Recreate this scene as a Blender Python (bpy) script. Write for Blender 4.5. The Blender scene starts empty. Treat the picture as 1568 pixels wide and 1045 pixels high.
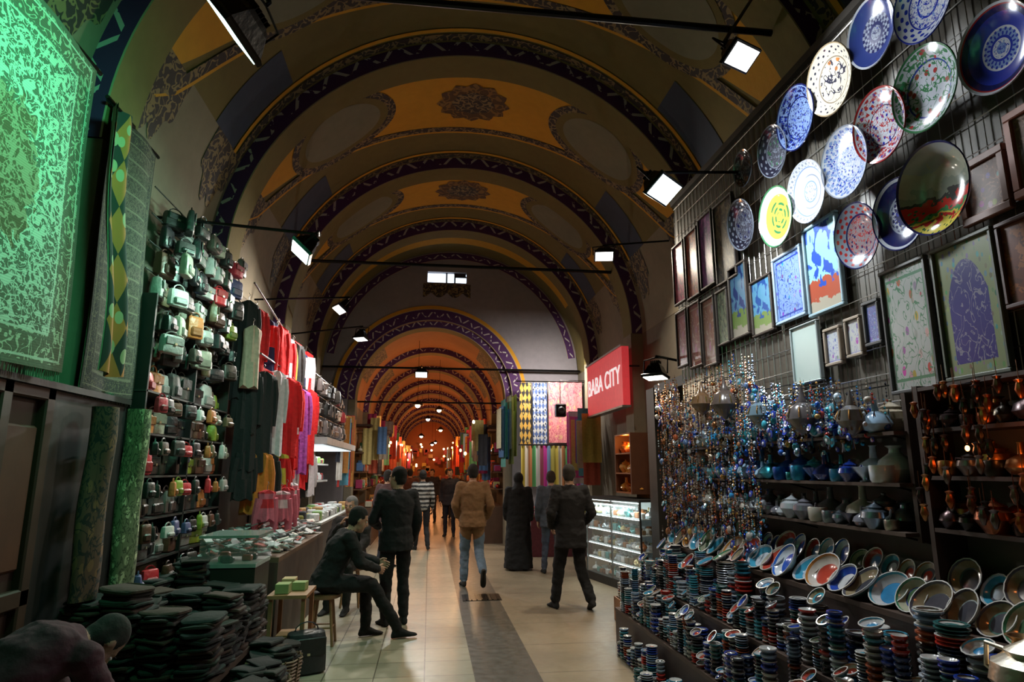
import bpy, math, random
from math import sin, cos, pi, radians, sqrt, atan2
from mathutils import Vector, Matrix, noise
random.seed(7)
SC=bpy.context.scene; COL=SC.collection
try:
    SC.view_settings.view_transform='Standard'; SC.view_settings.look='None'
except Exception: pass

# ------------------------------------------------------------------ node helpers
def newmat(name):
    m=bpy.data.materials.new(name); m.use_nodes=True
    nt=m.node_tree; b=nt.nodes['Principled BSDF']
    return m,nt,b
def MA(nt,op,a,b=None,c=None):
    n=nt.nodes.new('ShaderNodeMath'); n.operation=op
    for i,x in enumerate((a,b,c)):
        if x is None: continue
        if isinstance(x,(int,float)): n.inputs[i].default_value=x
        else: nt.links.new(x,n.inputs[i])
    return n.outputs[0]
def MIX(nt,f,a,b,mode='MIX'):
    n=nt.nodes.new('ShaderNodeMix'); n.data_type='RGBA'; n.blend_type=mode
    for s,x in ((n.inputs[0],f),(n.inputs[6],a),(n.inputs[7],b)):
        if isinstance(x,(int,float)): s.default_value=x
        elif isinstance(x,(tuple,list)): s.default_value=(x[0],x[1],x[2],1)
        else: nt.links.new(x,s)
    return n.outputs[2]
def NOISE(nt,vec,scale,detail=3,dist=0):
    n=nt.nodes.new('ShaderNodeTexNoise'); n.inputs['Scale'].default_value=scale
    n.inputs['Detail'].default_value=detail; n.inputs['Distortion'].default_value=dist
    if vec is not None: nt.links.new(vec,n.inputs['Vector'])
    return n.outputs[0]
def VORO(nt,vec,scale,feature='F1'):
    n=nt.nodes.new('ShaderNodeTexVoronoi'); n.feature=feature; n.inputs['Scale'].default_value=scale
    if vec is not None: nt.links.new(vec,n.inputs['Vector'])
    return n.outputs
def COORD(nt,k='Object'):
    return nt.nodes.new('ShaderNodeTexCoord').outputs[k]
def SEP(nt,v):
    n=nt.nodes.new('ShaderNodeSeparateXYZ'); nt.links.new(v,n.inputs[0]); return n.outputs
def COMB(nt,x,y,z=0):
    n=nt.nodes.new('ShaderNodeCombineXYZ')
    for i,k in enumerate((x,y,z)):
        if isinstance(k,(int,float)): n.inputs[i].default_value=k
        else: nt.links.new(k,n.inputs[i])
    return n.outputs[0]
def HSV(nt,col,h=.5,s=1,v=1):
    n=nt.nodes.new('ShaderNodeHueSaturation'); n.inputs[0].default_value=h;n.inputs[1].default_value=s;n.inputs[2].default_value=v
    nt.links.new(col,n.inputs['Color']); return n.outputs[0]
def BUMP(nt,b,h,st=.3,d=.01):
    n=nt.nodes.new('ShaderNodeBump'); n.inputs['Strength'].default_value=st; n.inputs['Distance'].default_value=d
    nt.links.new(h,n.inputs['Height']); nt.links.new(n.outputs[0],b.inputs['Normal'])
def setc(nt,b,c):
    if isinstance(c,(tuple,list)): b.inputs['Base Color'].default_value=(c[0],c[1],c[2],1)
    else: nt.links.new(c,b.inputs['Base Color'])

def attrmat(name,rough=.7,metal=0,var=.35,vs=14,bump=.2,emit=0,coat=0):
    m,nt,b=newmat(name)
    a=nt.nodes.new('ShaderNodeAttribute'); a.attribute_name='Col'
    n=NOISE(nt,COORD(nt),vs,3)
    f=MA(nt,'MULTIPLY_ADD',n,2*var,1-var)
    c=MIX(nt,1.0,a.outputs['Color'],COMB(nt,f,f,f),'MULTIPLY')
    setc(nt,b,c); b.inputs['Roughness'].default_value=rough; b.inputs['Metallic'].default_value=metal
    if coat: b.inputs['Coat Weight'].default_value=coat
    if bump: BUMP(nt,b,n,bump,.02)
    if emit:
        nt.links.new(a.outputs['Color'],b.inputs['Emission Color']); b.inputs['Emission Strength'].default_value=emit
    return m
M_CLOTH=attrmat('cloth_fabric',.92,var=.3,vs=22,bump=.35)
M_GLOSS=attrmat('glazed_ceramic',.18,var=.25,vs=25,bump=0,coat=.4)
M_METAL=attrmat('brushed_metal',.3,metal=.9,var=.2)
M_LEATHER=attrmat('leather',.42,var=.25,vs=30,bump=.25)
M_WOOD=attrmat('painted_wood',.55,var=.4,vs=6,bump=.15)
M_GLOW=attrmat('lamp_glow',.5,var=0,bump=0,emit=9)
M_GLOWS=attrmat('soft_glow',.5,var=.3,bump=0,emit=.8)
M_PAPER=attrmat('paper',.8,var=.15,bump=.05)
def glassmat():
    m,nt,b=newmat('clear_glass'); b.inputs['Base Color'].default_value=(.85,.95,.95,1)
    b.inputs['Roughness'].default_value=.03
    tr=nt.nodes.new('ShaderNodeBsdfTransparent'); mx=nt.nodes.new('ShaderNodeMixShader'); mx.inputs[0].default_value=.12
    out=nt.nodes['Material Output']; nt.links.new(tr.outputs[0],mx.inputs[1]); nt.links.new(b.outputs[0],mx.inputs[2])
    nt.links.new(mx.outputs[0],out.inputs[0]); return m
M_GLASS=glassmat()
STD=[M_CLOTH,M_GLOSS,M_METAL,M_LEATHER,M_WOOD,M_GLOW,M_GLOWS,M_PAPER,M_GLASS]
CLOTH,GLOSS,METAL,LEATHER,WOOD,GLOW,GLOWS,PAPER,GLASS=range(9)

# ------------------------------------------------------------------ mesh builder
class MB:
    def __init__(s): s.v=[];s.f=[];s.c=[];s.m=[];s.uv=[];s.T=None
    def add(s,vs,fs,col,mat=0,uvs=None,cols=None):
        o=len(s.v)
        if s.T is not None: vs=[s.T@Vector(p) for p in vs]
        s.v.extend([tuple(p) for p in vs])
        for i,f in enumerate(fs):
            s.f.append(tuple(k+o for k in f)); s.c.append(cols[i] if cols else col); s.m.append(mat)
            s.uv.append([uvs[k] for k in f] if uvs else None)
    def box(s,c,d,col,mat=WOOD,R=None,ch=0.0,faces=None):
        x,y,z=d[0]/2,d[1]/2,d[2]/2
        R=R or Matrix.Identity(3); c=Vector(c)
        if ch<=0:
            vs=[Vector((i*x,j*y,k*z)) for i in(-1,1) for j in(-1,1) for k in(-1,1)]
            fs=[(0,1,3,2),(4,6,7,5),(0,4,5,1),(2,3,7,6),(0,2,6,4),(1,5,7,3)]
        else:
            ch=min(ch,x*.9,y*.9,z*.9); vs=[];fs=[]
            idx={}
            for i in(-1,1):
                for j in(-1,1):
                    for k in(-1,1):
                        for a in range(3):
                            p=[i*x,j*y,k*z]
                            for q in range(3):
                                if q!=a: p[q]-= (i,j,k)[q]*ch
                            idx[(i,j,k,a)]=len(vs); vs.append(Vector(p))
            for a in range(3):
                b_,c_=[q for q in range(3) if q!=a]
                for sg in(-1,1):
                    q=[]
                    for (m,n) in((-1,-1),(1,-1),(1,1),(-1,1)):
                        t=[0,0,0];t[a]=sg;t[b_]=m;t[c_]=n; q.append(idx[(t[0],t[1],t[2],a)])
                    fs.append(tuple(q))
                for m in(-1,1):
                    for n in(-1,1):
                        t1=[0,0,0];t1[b_]=m;t1[c_]=n;t1[a]=-1;t2=list(t1);t2[a]=1
                        fs.append((idx[(*t1,b_)],idx[(*t2,b_)],idx[(*t2,c_)],idx[(*t1,c_)]))
            for i in(-1,1):
                for j in(-1,1):
                    for k in(-1,1): fs.append((idx[(i,j,k,0)],idx[(i,j,k,1)],idx[(i,j,k,2)]))
        s.add([c+R@p for p in vs],fs,col,mat)
    def loft(s,rings,col,mat=0,cap=True,cols=None,close=True):
        n=len(rings[0]);vs=[];fs=[];cc=[]
        for r in rings: vs+=list(r)
        for i in range(len(rings)-1):
            for j in range(n if close else n-1):
                k=(j+1)%n
                fs.append((i*n+j,i*n+k,(i+1)*n+k,(i+1)*n+j)); cc.append(cols[i] if cols else col)
        if cap:
            fs.append(tuple(range(n-1,-1,-1)));cc.append(cc[0])
            fs.append(tuple((len(rings)-1)*n+j for j in range(n)));cc.append(cc[-2])
        s.add(vs,fs,col,mat,cols=cc)
    def lathe(s,prof,col,mat=GLOSS,c=(0,0,0),n=14,R=None,cols=None,cap=True):
        R=R or Matrix.Identity(3);c=Vector(c)
        rings=[[c+R@Vector((max(r,.0008)*cos(2*pi*j/n),max(r,.0008)*sin(2*pi*j/n),z)) for j in range(n)] for r,z in prof]
        s.loft(rings,col,mat,cap,cols)
    def tube(s,pts,rad,col,mat=METAL,n=6,flat=1.0,up=None):
        pts=[Vector(p) for p in pts]
        if not isinstance(rad,(list,tuple)): rad=[rad]*len(pts)
        rings=[];prev=None
        for i,p in enumerate(pts):
            t=(pts[min(i+1,len(pts)-1)]-pts[max(i-1,0)])
            t=t.normalized() if t.length>1e-9 else Vector((0,0,1))
            if prev is None:
                h=Vector(up) if up else (Vector((0,0,1)) if abs(t.z)<.9 else Vector((0,1,0)))
                a=(h-t*h.dot(t)).normalized()
            else: a=(prev-t*prev.dot(t)).normalized()
            prev=a; b=t.cross(a)
            rings.append([p+a*(rad[i]*cos(2*pi*j/n)*flat)+b*(rad[i]*sin(2*pi*j/n)) for j in range(n)])
        s.loft(rings,col,mat)
    def ell(s,c,r,col,mat=0,nu=10,nv=7,R=None,e=1.0):
        R=R or Matrix.Identity(3);c=Vector(c)
        sp=lambda x:math.copysign(abs(x)**e,x)
        rings=[]
        for i in range(nv+1):
            t=-pi/2+pi*i/nv; t=max(min(t,pi/2-.03),-pi/2+.03)
            rings.append([c+R@Vector((r[0]*sp(cos(t))*sp(cos(2*pi*j/nu)),r[1]*sp(cos(t))*sp(sin(2*pi*j/nu)),r[2]*sp(sin(t)))) for j in range(nu)])
        s.loft(rings,col,mat)
    def sheet(s,fn,nu,nv,col,mat=0,colf=None):
        vs=[];uv=[];fs=[];cc=[]
        for j in range(nv+1):
            for i in range(nu+1):
                vs.append(fn(i/nu,j/nv)); uv.append((i/nu,j/nv))
        for j in range(nv):
            for i in range(nu):
                a=j*(nu+1)+i; fs.append((a,a+1,a+nu+2,a+nu+1)); cc.append(colf((i+.5)/nu,(j+.5)/nv) if colf else col)
        s.add(vs,fs,col,mat,uvs=uv,cols=cc)
    def build(s,name,mats=None,parent=None,smooth=True,loc=None,rot=None,angle=40):
        mats=mats or STD
        me=bpy.data.meshes.new(name); me.from_pydata(s.v,[],s.f)
        used=sorted(set(s.m)); mp={k:i for i,k in enumerate(used)}
        for k in used: me.materials.append(mats[k])
        me.polygons.foreach_set('material_index',[mp[k] for k in s.m])
        ca=me.color_attributes.new('Col','FLOAT_COLOR','CORNER'); uvl=me.uv_layers.new(name='UVMap')
        cd=[];ud=[]
        for f,c,u in zip(s.f,s.c,s.uv):
            for i in range(len(f)):
                cd+= [c[0],c[1],c[2],1.0]; ud+= list(u[i]) if u else [0.0,0.0]
        ca.data.foreach_set('color',cd); uvl.data.foreach_set('uv',ud)
        me.update()
        if smooth:
            me.shade_smooth()
            try: me.set_sharp_from_angle(angle=radians(angle))
            except Exception: pass
        o=bpy.data.objects.new(name,me); COL.objects.link(o)
        if parent: o.parent=parent
        if loc: o.location=loc
        if rot: o.rotation_euler=rot
        return o
def empty(name,loc=(0,0,0)):
    o=bpy.data.objects.new(name,None); COL.objects.link(o); o.location=loc; o.empty_display_size=.1; return o
def rnd(a,b): return random.uniform(a,b)
def ch(l): return random.choice(l)
def aim(d,up=(0,0,1)):
    """matrix whose -Z points along d"""
    z=-Vector(d).normalized(); x=Vector(up).cross(z).normalized(); y=z.cross(x)
    return Matrix((x,y,z)).transposed()
def area(name,loc,d,sx,sy,e,col,parent=None,spread=180):
    l=bpy.data.lights.new(name,'AREA'); l.shape='RECTANGLE'; l.size=sx;l.size_y=sy;l.energy=e;l.color=col; l.spread=radians(spread)
    o=bpy.data.objects.new(name,l); COL.objects.link(o)
    up=(0,0,1) if abs(Vector(d).normalized().z)<.95 else (0,1,0)
    o.matrix_world=Matrix.Translation(loc)@aim(d,up).to_4x4()
    if parent: o.parent=parent
    return o
def point(name,loc,e,col,r=.06,parent=None):
    l=bpy.data.lights.new(name,'POINT'); l.energy=e;l.color=col;l.shadow_soft_size=r
    o=bpy.data.objects.new(name,l); COL.objects.link(o); o.location=loc
    if parent: o.parent=parent
    return o

# ------------------------------------------------------------------ room shell
CX,RV,ZS=.5,3.0,3.95
YB=15.0
def VPt(th,y,off=0,cx=CX,R=RV,zs=ZS):
    t=radians(th); return (cx+(R-off)*cos(t),y,zs+(R-off)*sin(t))
def plaster(name,c1,c2,rough=.9):
    m,nt,b=newmat(name); co=COORD(nt)
    n=NOISE(nt,co,1.3,6,.5); n2=NOISE(nt,co,9,4)
    c=MIX(nt,n,c1,c2); c=MIX(nt,MA(nt,'MULTIPLY',n2,.35),c,(c1[0]*.3,c1[1]*.3,c1[2]*.3))
    setc(nt,b,c); b.inputs['Roughness'].default_value=rough; BUMP(nt,b,n2,.25,.02); return m
def pattern(name,base,fg,scale,th=.035,rough=.8):
    m,nt,b=newmat(name); co=COORD(nt)
    n=NOISE(nt,co,scale,1,.6); w=MA(nt,'ABSOLUTE',MA(nt,'SUBTRACT',n,.5)); f=MA(nt,'LESS_THAN',w,th)
    g=NOISE(nt,co,2,4)
    c=MIX(nt,f,base,fg); c=MIX(nt,MA(nt,'MULTIPLY',g,.5),c,(base[0]*.4,base[1]*.4,base[2]*.4))
    setc(nt,b,c); b.inputs['Roughness'].default_value=rough; return m
V_BASE=plaster('vault_olive_paint',(.20,.155,.045),(.13,.10,.032))
V_OCHRE=plaster('vault_ochre_paint',(.72,.35,.025),(.55,.26,.018))
V_GREY=plaster('vault_grey_green_paint',(.25,.23,.15),(.15,.15,.11))
V_BAND=pattern('vault_band_ornament',(.04,.03,.03),(.28,.20,.09),11,.05)
V_MED=pattern('vault_medallion_ornament',(.10,.05,.02),(.28,.15,.04),7,.05)
V_BLUE=plaster('vault_blue_paint',(.045,.06,.11),(.045,.055,.08))
V_PLAST=plaster('vault_plaster',(.30,.26,.18),(.16,.13,.09))
def ribmat():
    m,nt,b=newmat('rib_rope_ornament'); uv=COORD(nt,'UV'); x,y,_=SEP(nt,uv)
    cell=MA(nt,'FLOOR',MA(nt,'MULTIPLY',x,44)); fx=MA(nt,'SUBTRACT',MA(nt,'FRACT',MA(nt,'MULTIPLY',x,44)),.5)
    par=MA(nt,'SUBTRACT',MA(nt,'MULTIPLY',MA(nt,'MODULO',cell,2),2),1)
    yy=MA(nt,'MULTIPLY',MA(nt,'SUBTRACT',y,.5),1.5)
    d=MA(nt,'ABSOLUTE',MA(nt,'SUBTRACT',fx,MA(nt,'MULTIPLY',yy,par)))
    f=MA(nt,'MULTIPLY',MA(nt,'LESS_THAN',d,.13),MA(nt,'LESS_THAN',MA(nt,'ABSOLUTE',yy),.32))
    n=NOISE(nt,COORD(nt),9,2); g=MA(nt,'GREATER_THAN',n,.44)
    f=MA(nt,'MULTIPLY',f,g)
    c=MIX(nt,f,(.060,.015,.085),(.46,.42,.40))
    e2=MA(nt,'GREATER_THAN',MA(nt,'ABSOLUTE',MA(nt,'SUBTRACT',y,.5)),.45)
    c=MIX(nt,e2,c,(.38,.31,.2))
    setc(nt,b,c); b.inputs['Roughness'].default_value=.8; return m
V_RIB=ribmat()
VM=[V_BASE,V_OCHRE,V_GREY,V_BAND,V_MED,V_BLUE,V_PLAST,V_RIB]
W=(1,1,1)
def strip(mb,th0,th1,f0,f1,mat,off,n=40,**k):
    mb.sheet(lambda u,v:VPt(th0+(th1-th0)*u, f0(u)+(f1(u)-f0(u))*v,off,**k),n,2,W,mat)
def ellp(mb,th,y,a,b,mat,off,inner=0.0,R=RV,sc=0,lobes=0,**k):
    n=48
    def fn(u,v):
        t=2*pi*u; r=(inner+(1-inner)*v)*(1+sc*cos(lobes*t))
        return VPt(th+math.degrees(a*r*cos(t)/R),y+b*r*sin(t),off,R=R,**k)
    mb.sheet(fn,n,3,W,mat)
def rib(mb,y,w,drop,cx,R,zs,x0,x1,face=.30):
    n=64
    def q(off0,y0,off1,y1,mat):
        mb.sheet(lambda u,v:VPt(180*u,y0+(y1-y0)*v,off0+(off1-off0)*v,cx,R,zs),n,1,W,mat)
    q(drop-face,y-w/2-.02,drop,y-w/2-.02,7)
    q(drop,y-w/2-.02,drop,y+w/2,0)
    q(drop,y+w/2,-.1,y+w/2,0)
    for sx,s in((cx-R,1),(cx+R,-1)):
        mb.box((sx+s*(drop/2-.05),y,zs/2),(drop+.1,w,zs),W,6)
mb=MB()
mb.sheet(lambda u,v:VPt(180*u,-3+v*18.0),96,36,W,0)
ribs=[1.5,4.6,7.35,10.4,13.3]
for y in ribs: rib(mb,y,.42,.2,CX,RV,ZS,0,0)
for i in range(len(ribs)):
    y0=ribs[i]+.2; y1=(ribs[i+1] if i+1<len(ribs) else YB)-.2; L=y1-y0
    if L<1.5: 
        strip(mb,30,150,lambda u:y0+.1,lambda u:y0+.7*L,1,.008); continue
    for a,b in((0,24),(156,180)):
        strip(mb,a,b,lambda u:y0,lambda u:y1,6,.006,16)
    for a,b in((24,44),(136,156)):
        strip(mb,a,b,lambda u:y0+.62*L,lambda u:y1-.32,5,.007,16)
    for t0,dr in((24,-1),(156,1)):
        mb.sheet(lambda u,v:VPt(t0+dr*v*(5+7*abs(sin(u*pi))+3*abs(cos(u*pi*3))),y0+.1+u*.7,.012),16,2,W,3)
        mb.sheet(lambda u,v:VPt(t0+dr*v*(5+7*abs(sin(u*pi))+3*abs(cos(u*pi*3))),y1-.8+u*.7,.012),16,2,W,3)
    sg=lambda u:sin(pi*u)
    strip(mb,20,160,lambda u:y0+.04,lambda u:y0+.10*L+.50*L*sg(u)**.6,1,.010)
    strip(mb,16,164,lambda u:y0+.10*L+.50*L*sg(u)**.6,lambda u:y0+.10*L+.50*L*sg(u)**.6+.13,3,.014)
    strip(mb,16,164,lambda u:y0+.10*L+.50*L*sg(u)**.6+.13,lambda u:y0+.10*L+.50*L*sg(u)**.6+.17,1,.014)
    strip(mb,20,160,lambda u:y1-.30,lambda u:y1-.24,1,.012)
    strip(mb,20,160,lambda u:y1-.20,lambda u:y1-.08,3,.012)
    for th in(52,128):
        ellp(mb,th,y0+.30*L,.86,.27*L,3,.018)
        ellp(mb,th,y0+.30*L,.74,.22*L,0,.022)
        ellp(mb,th,y0+.30*L,.62,.185*L,2,.026)
    ellp(mb,90,y0+.34*L,.50,.17*L,4,.018,sc=.08,lobes=12)
    ellp(mb,90,y0+.34*L,.30,.10*L,3,.022,sc=.05,lobes=8)
ceiling=mb.build('ceiling',VM)
CX2,R2,ZS2,Y2=0.0,1.9,3.3,46.0
V_WARM=plaster('passage_vault_glow_tint',(.42,.20,.06),(.30,.10,.04))  # orange-red puts the passage's warm glow into the vault colour
mb=MB()
k2=dict(cx=CX2,zs=ZS2)
mb.sheet(lambda u,v:VPt(180*u,YB+v*(Y2-YB),0,CX2,R2,ZS2),48,30,W,8)
y=YB+.3
while y<Y2:
    rib(mb,y,.4,.16,CX2,R2,ZS2,0,0,face=.24)
    for a,b in((22,50),(130,158)):
        strip(mb,a,b,lambda u:y+.8,lambda u:y+2.4,3,.01,12,R=R2,**k2)
    y+=3.4
mb.build('ceiling_passage',VM+[V_WARM])
M_WALL=plaster('old_wall_plaster',(.20,.17,.12),(.11,.09,.07))
M_WALLB=plaster('back_wall_plaster',(.34,.32,.34),(.22,.20,.23))
M_WALLR=plaster('passage_end_glow_tint',(.45,.16,.06),(.30,.08,.04))  # end wall coloured reddish to carry the far warm glow
def wallbox(name,c,d,m):
    mb=MB(); mb.box(c,d,W,0); return mb.build(name,[m],smooth=False)
wallbox('wall_left',(-2.6,6.0,1.975),(.2,18,3.95),M_WALL)
wallbox('wall_right',(3.6,6.0,1.975),(.2,18,3.95),M_WALL)
wallbox('wall_front',(.5,-3.1,3.5),(6.4,.2,7),M_WALL)
wallbox('wall_passage_left',(-2.0,(YB+Y2)/2+.05,1.65),(.2,Y2-YB-.1,3.3),M_WALL)
wallbox('wall_passage_right',(2.0,(YB+Y2)/2+.05,1.65),(.2,Y2-YB-.1,3.3),M_WALL)
wallbox('wall_passage_end',(0,Y2+.1,2.7),(4.2,.2,5.4),M_WALLR)
mb=MB()
N=120
def topz(x): return ZS+sqrt(max(0,9.0-(x-CX)**2))
def botz(x): return ZS2+sqrt(max(0,R2*R2-x*x)) if abs(x)<R2 else 0
WX0,WX1,WZ0,WZ1=-.16,.78,6.15,6.42
xs=sorted(set([-2.5+6*i/N for i in range(N+1)]+[WX0,WX1,-R2,R2]))
for a,b in zip(xs[:-1],xs[1:]):
    m=(a+b)/2
    za,zb=(botz(a) or ZS2,botz(b) or ZS2) if abs(m)<R2 else (0,0)
    segs=[(za,zb,topz(a),topz(b))]
    if WX0<m<WX1: segs=[(za,zb,WZ0,WZ0),(WZ1,WZ1,topz(a),topz(b))]
    for p in segs:
        mb.add([(a,YB,p[0]),(b,YB,p[1]),(b,YB,p[3]),(a,YB,p[2])],[(0,1,2,3)],W,0)
for a,b,c,d in((WX0,WZ0,WX1,WZ0),(WX0,WZ1,WX1,WZ1),(WX0,WZ0,WX0,WZ1),(WX1,WZ0,WX1,WZ1)):
    mb.add([(a,YB,b),(c,YB,d),(c,YB+.25,d),(a,YB+.25,b)],[(0,1,2,3)],W,0)
def arch(mb,cx,zs,r0,r1,y,mat,a0=0,a1=180,n=48):
    mb.sheet(lambda u,v:(cx+(r0+(r1-r0)*v)*cos(radians(a0+(a1-a0)*u)),y,zs+(r0+(r1-r0)*v)*sin(radians(a0+(a1-a0)*u))),n,1,W,mat)
arch(mb,0,ZS2,R2,R2+.28,YB-.02,1); arch(mb,0,ZS2,R2+.28,R2+.36,YB-.02,2)
arch(mb,CX,ZS,2.78,2.97,YB-.02,1,8,172)
mb.sheet(lambda u,v:(WX0-.1+u*(WX1-WX0+.2),YB-.02,WZ0-.04-v*(.22+.12*abs(cos(u*pi*3)))),40,2,W,3)
mb.build('wall_back',[M_WALLB,V_RIB,V_OCHRE,V_BAND],smooth=False)
w=empty('window_1',(0,YB+.12,0))
def emis(name,c,e):
    m,nt,b=newmat(name); b.inputs['Base Color'].default_value=(*c,1); b.inputs['Emission Color'].default_value=(*c,1); b.inputs['Emission Strength'].default_value=e; return m
E_SKY=emis('daylight_glass',(.75,.88,1),3.0)
mb=MB(); mb.box(((WX0+WX1)/2,.06,(WZ0+WZ1)/2),(WX1-WX0,.01,WZ1-WZ0),W,0); 
mb.build('pane',[E_SKY],parent=w,smooth=False)
mb=MB()
for x in(.30,.50): mb.box((x,0,(WZ0+WZ1)/2),(.04,.05,WZ1-WZ0),(.02,.02,.02))
mb.box((.64,0,6.33),(.28,.04,.03),(.02,.02,.02)); mb.box((.64,0,6.38),(.26,.03,.08),(.02,.02,.02))
mb.build('mullions',parent=w,smooth=False)

def floormat():
    m,nt,b=newmat('floor_stone_tiles'); co=COORD(nt); x,y,_=SEP(nt,co)
    br=nt.nodes.new('ShaderNodeTexBrick'); nt.links.new(co,br.inputs['Vector'])
    br.inputs['Scale'].default_value=1.0; br.inputs['Brick Width'].default_value=.42; br.inputs['Row Height'].default_value=.42
    br.offset=0; br.inputs['Mortar Size'].default_value=.005
    br.inputs['Color1'].default_value=(.42,.38,.28,1); br.inputs['Color2'].default_value=(.32,.30,.22,1); br.inputs['Mortar'].default_value=(.08,.07,.05,1)
    n=NOISE(nt,co,1.1,5,.4); n2=NOISE(nt,co,13,5)
    right=MA(nt,'GREATER_THAN',x,.97)
    c=MIX(nt,right,br.outputs[0],MIX(nt,n,(.38,.30,.20),(.20,.16,.11)))
    inn=MA(nt,'MULTIPLY',MA(nt,'GREATER_THAN',x,.42),MA(nt,'LESS_THAN',x,.97))
    c=MIX(nt,inn,c,MIX(nt,n2,(.045,.042,.035),(.09,.085,.07)))
    c=MIX(nt,MA(nt,'MULTIPLY',n,.55),c,(.10,.085,.06))
    jl=MA(nt,'LESS_THAN',MA(nt,'ABSOLUTE',MA(nt,'SUBTRACT',MA(nt,'FRACT',MA(nt,'DIVIDE',y,.9)),.5)),.006)
    c=MIX(nt,MA(nt,'MULTIPLY',MA(nt,'MULTIPLY',jl,.7),MA(nt,'GREATER_THAN',x,.42)),c,(.05,.04,.03))
    setc(nt,b,c)
    nt.links.new(MA(nt,'MULTIPLY_ADD',n2,.30,.20),b.inputs['Roughness']); BUMP(nt,b,n2,.12,.01)
    return m
wallbox('floor',(0.5,21.5,-.05),(6.4,49.5,.1),floormat())
mb=MB()
mb.box((.74,9.2,.003),(.52,.45,.006),(.05,.05,.045),METAL)
for i in range(7): mb.box((.53+i*.07,9.2,.008),(.02,.4,.008),(.03,.03,.03),METAL)
mb.build('drain_grate')
def rod(name,a,b,r=.022):
    mb=MB(); mb.tube([a,b],r,(.015,.014,.013),METAL,8); return mb.build(name)
rod('tie_rod',(-2.05,10.4,5.08),(3.05,10.4,5.08),.028)
rod('tie_rod',(-2.45,14.6,3.98),(3.45,14.6,3.98),.025)
rod('tie_rod',(-1.85,4.6,5.42),(2.85,4.6,5.42),.03)
rod('tie_rod',(-1.85,15.6,3.3),(1.85,15.6,3.3),.02)

# ------------------------------------------------------------------ floodlights
LC_W=(.90,.96,1.0); LC_G=(.08,1.0,.45)
def flood(loc,d,w,h,col,e,ecol=None,armto=None,emi=None,name='floodlight'):
    em=empty(name,loc); Rm=aim(d)
    mb=MB(); k=(.012,.012,.012)
    def rect(a,b,z): return [Rm@Vector((x,y,z)) for x,y in((-a,-b),(a,-b),(a,b),(-a,b))]
    mb.loft([rect(w/2+.015,h/2+.015,-.012),rect(w/2+.02,h/2+.02,.015),rect(w/2,h/2,.03),rect(w*.32,h*.34,.12),rect(w*.22,h*.25,.15)],k,METAL)
    for i in range(5):
        x=-w*.2+i*w*.1; mb.box(Rm@Vector((x,0,.15)),(.006,h*.5,.06),k,METAL,R=Rm)
    for s in(-1,1):
        mb.tube([Rm@Vector((s*(w/2+.03),0,.03)),Rm@Vector((s*(w/2+.03),0,.2)),Rm@Vector((0,0,.22))],.008,k,METAL,6)
    if armto is not None:
        a=Vector(armto)-Vector(loc); mb.tube([Rm@Vector((0,0,.22)),Rm@Vector((0,0,.24)),a],.014,k,METAL,6)
    mb.build('housing',parent=em,smooth=False)
    mb=MB(); mb.box(Rm@Vector((0,0,-.014)),(w,h,.006),ecol or col,0,R=Rm)
    mb.build('lens',[emis('floodlight_lens',ecol or col,emi or 7)],parent=em,smooth=False)
    l=bpy.data.lights.new('beam','AREA'); l.shape='RECTANGLE'; l.size=w;l.size_y=h;l.energy=e;l.color=col
    o=bpy.data.objects.new('beam',l); COL.objects.link(o); o.parent=em; o.matrix_local=Matrix.Translation(Rm@Vector((0,0,-.03)))@Rm.to_4x4()
    return em
flood((-1.1,3.17,4.0),(-.78,.12,-.62),.36,.20,LC_G,32,(.55,1,.85),(-1.3,3.3,5.5),7)
flood((-1.18,5.6,3.6),(-.62,-.15,-.72),.28,.18,(.50,1,.76),38,(.7,1,.95),(-2.45,5.7,3.9))
flood((-1.3,8.9,3.9),(-.5,-.30,-.80),.20,.14,(1,.93,.84),85,(1,.97,.9),(-2.45,8.9,4.0))
flood((-1.25,11.2,3.95),(-.1,-.2,-.95),.20,.14,(1,.86,.7),45,(1,.97,.9),(-2.45,11.2,4.0))
flood((2.10,3.78,4.55),(.22,-.50,-.78),.22,.15,LC_W,26,(1,1,.98),(2.6,4.4,5.6))
flood((1.76,4.48,3.85),(.38,-.42,-.72),.30,.18,LC_W,62,(.85,1,1),(2.60,4.9,4.25))
flood((2.36,8.35,4.65),(-.1,-.5,-.8),.24,.15,(1,.88,.70),85,(1,.97,.92),(3.3,8.3,4.9))
flood((2.43,6.7,2.7),(-.1,-.1,-.98),.22,.15,(1,.80,.56),26,(1,.95,.85),(2.9,6.9,2.9))
flood((-.23,14.0,3.75),(0,-.5,-.85),.24,.17,(.95,.98,.95),70,(.9,1,1),(-.23,14.55,3.95))

# ------------------------------------------------------------------ right booth
mb=MB()
mb.box((2.80,4.1,2.35),(.1,5.2,4.7),(.07,.06,.045),WOOD)
mb.box((3.12,6.72,2.3),(.72,.08,4.6),(.02,.018,.015),WOOD)
mb.box((2.78,4.1,4.72),(.16,5.2,.06),(.03,.025,.02),WOOD)
mb.build('booth_backboard',smooth=False)
mb=MB()
for i in range(58): 
    y=1.55+i*.09; mb.tube([(2.735,y,2.0),(2.735,y,4.68)],.0035,(.5,.49,.47),METAL,4)
for i in range(16): 
    z=2.1+i*.17; mb.tube([(2.73,1.55,z),(2.73,6.68,z)],.0035,(.5,.49,.47),METAL,4)
mb.build('wire_grid_panel')

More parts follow.
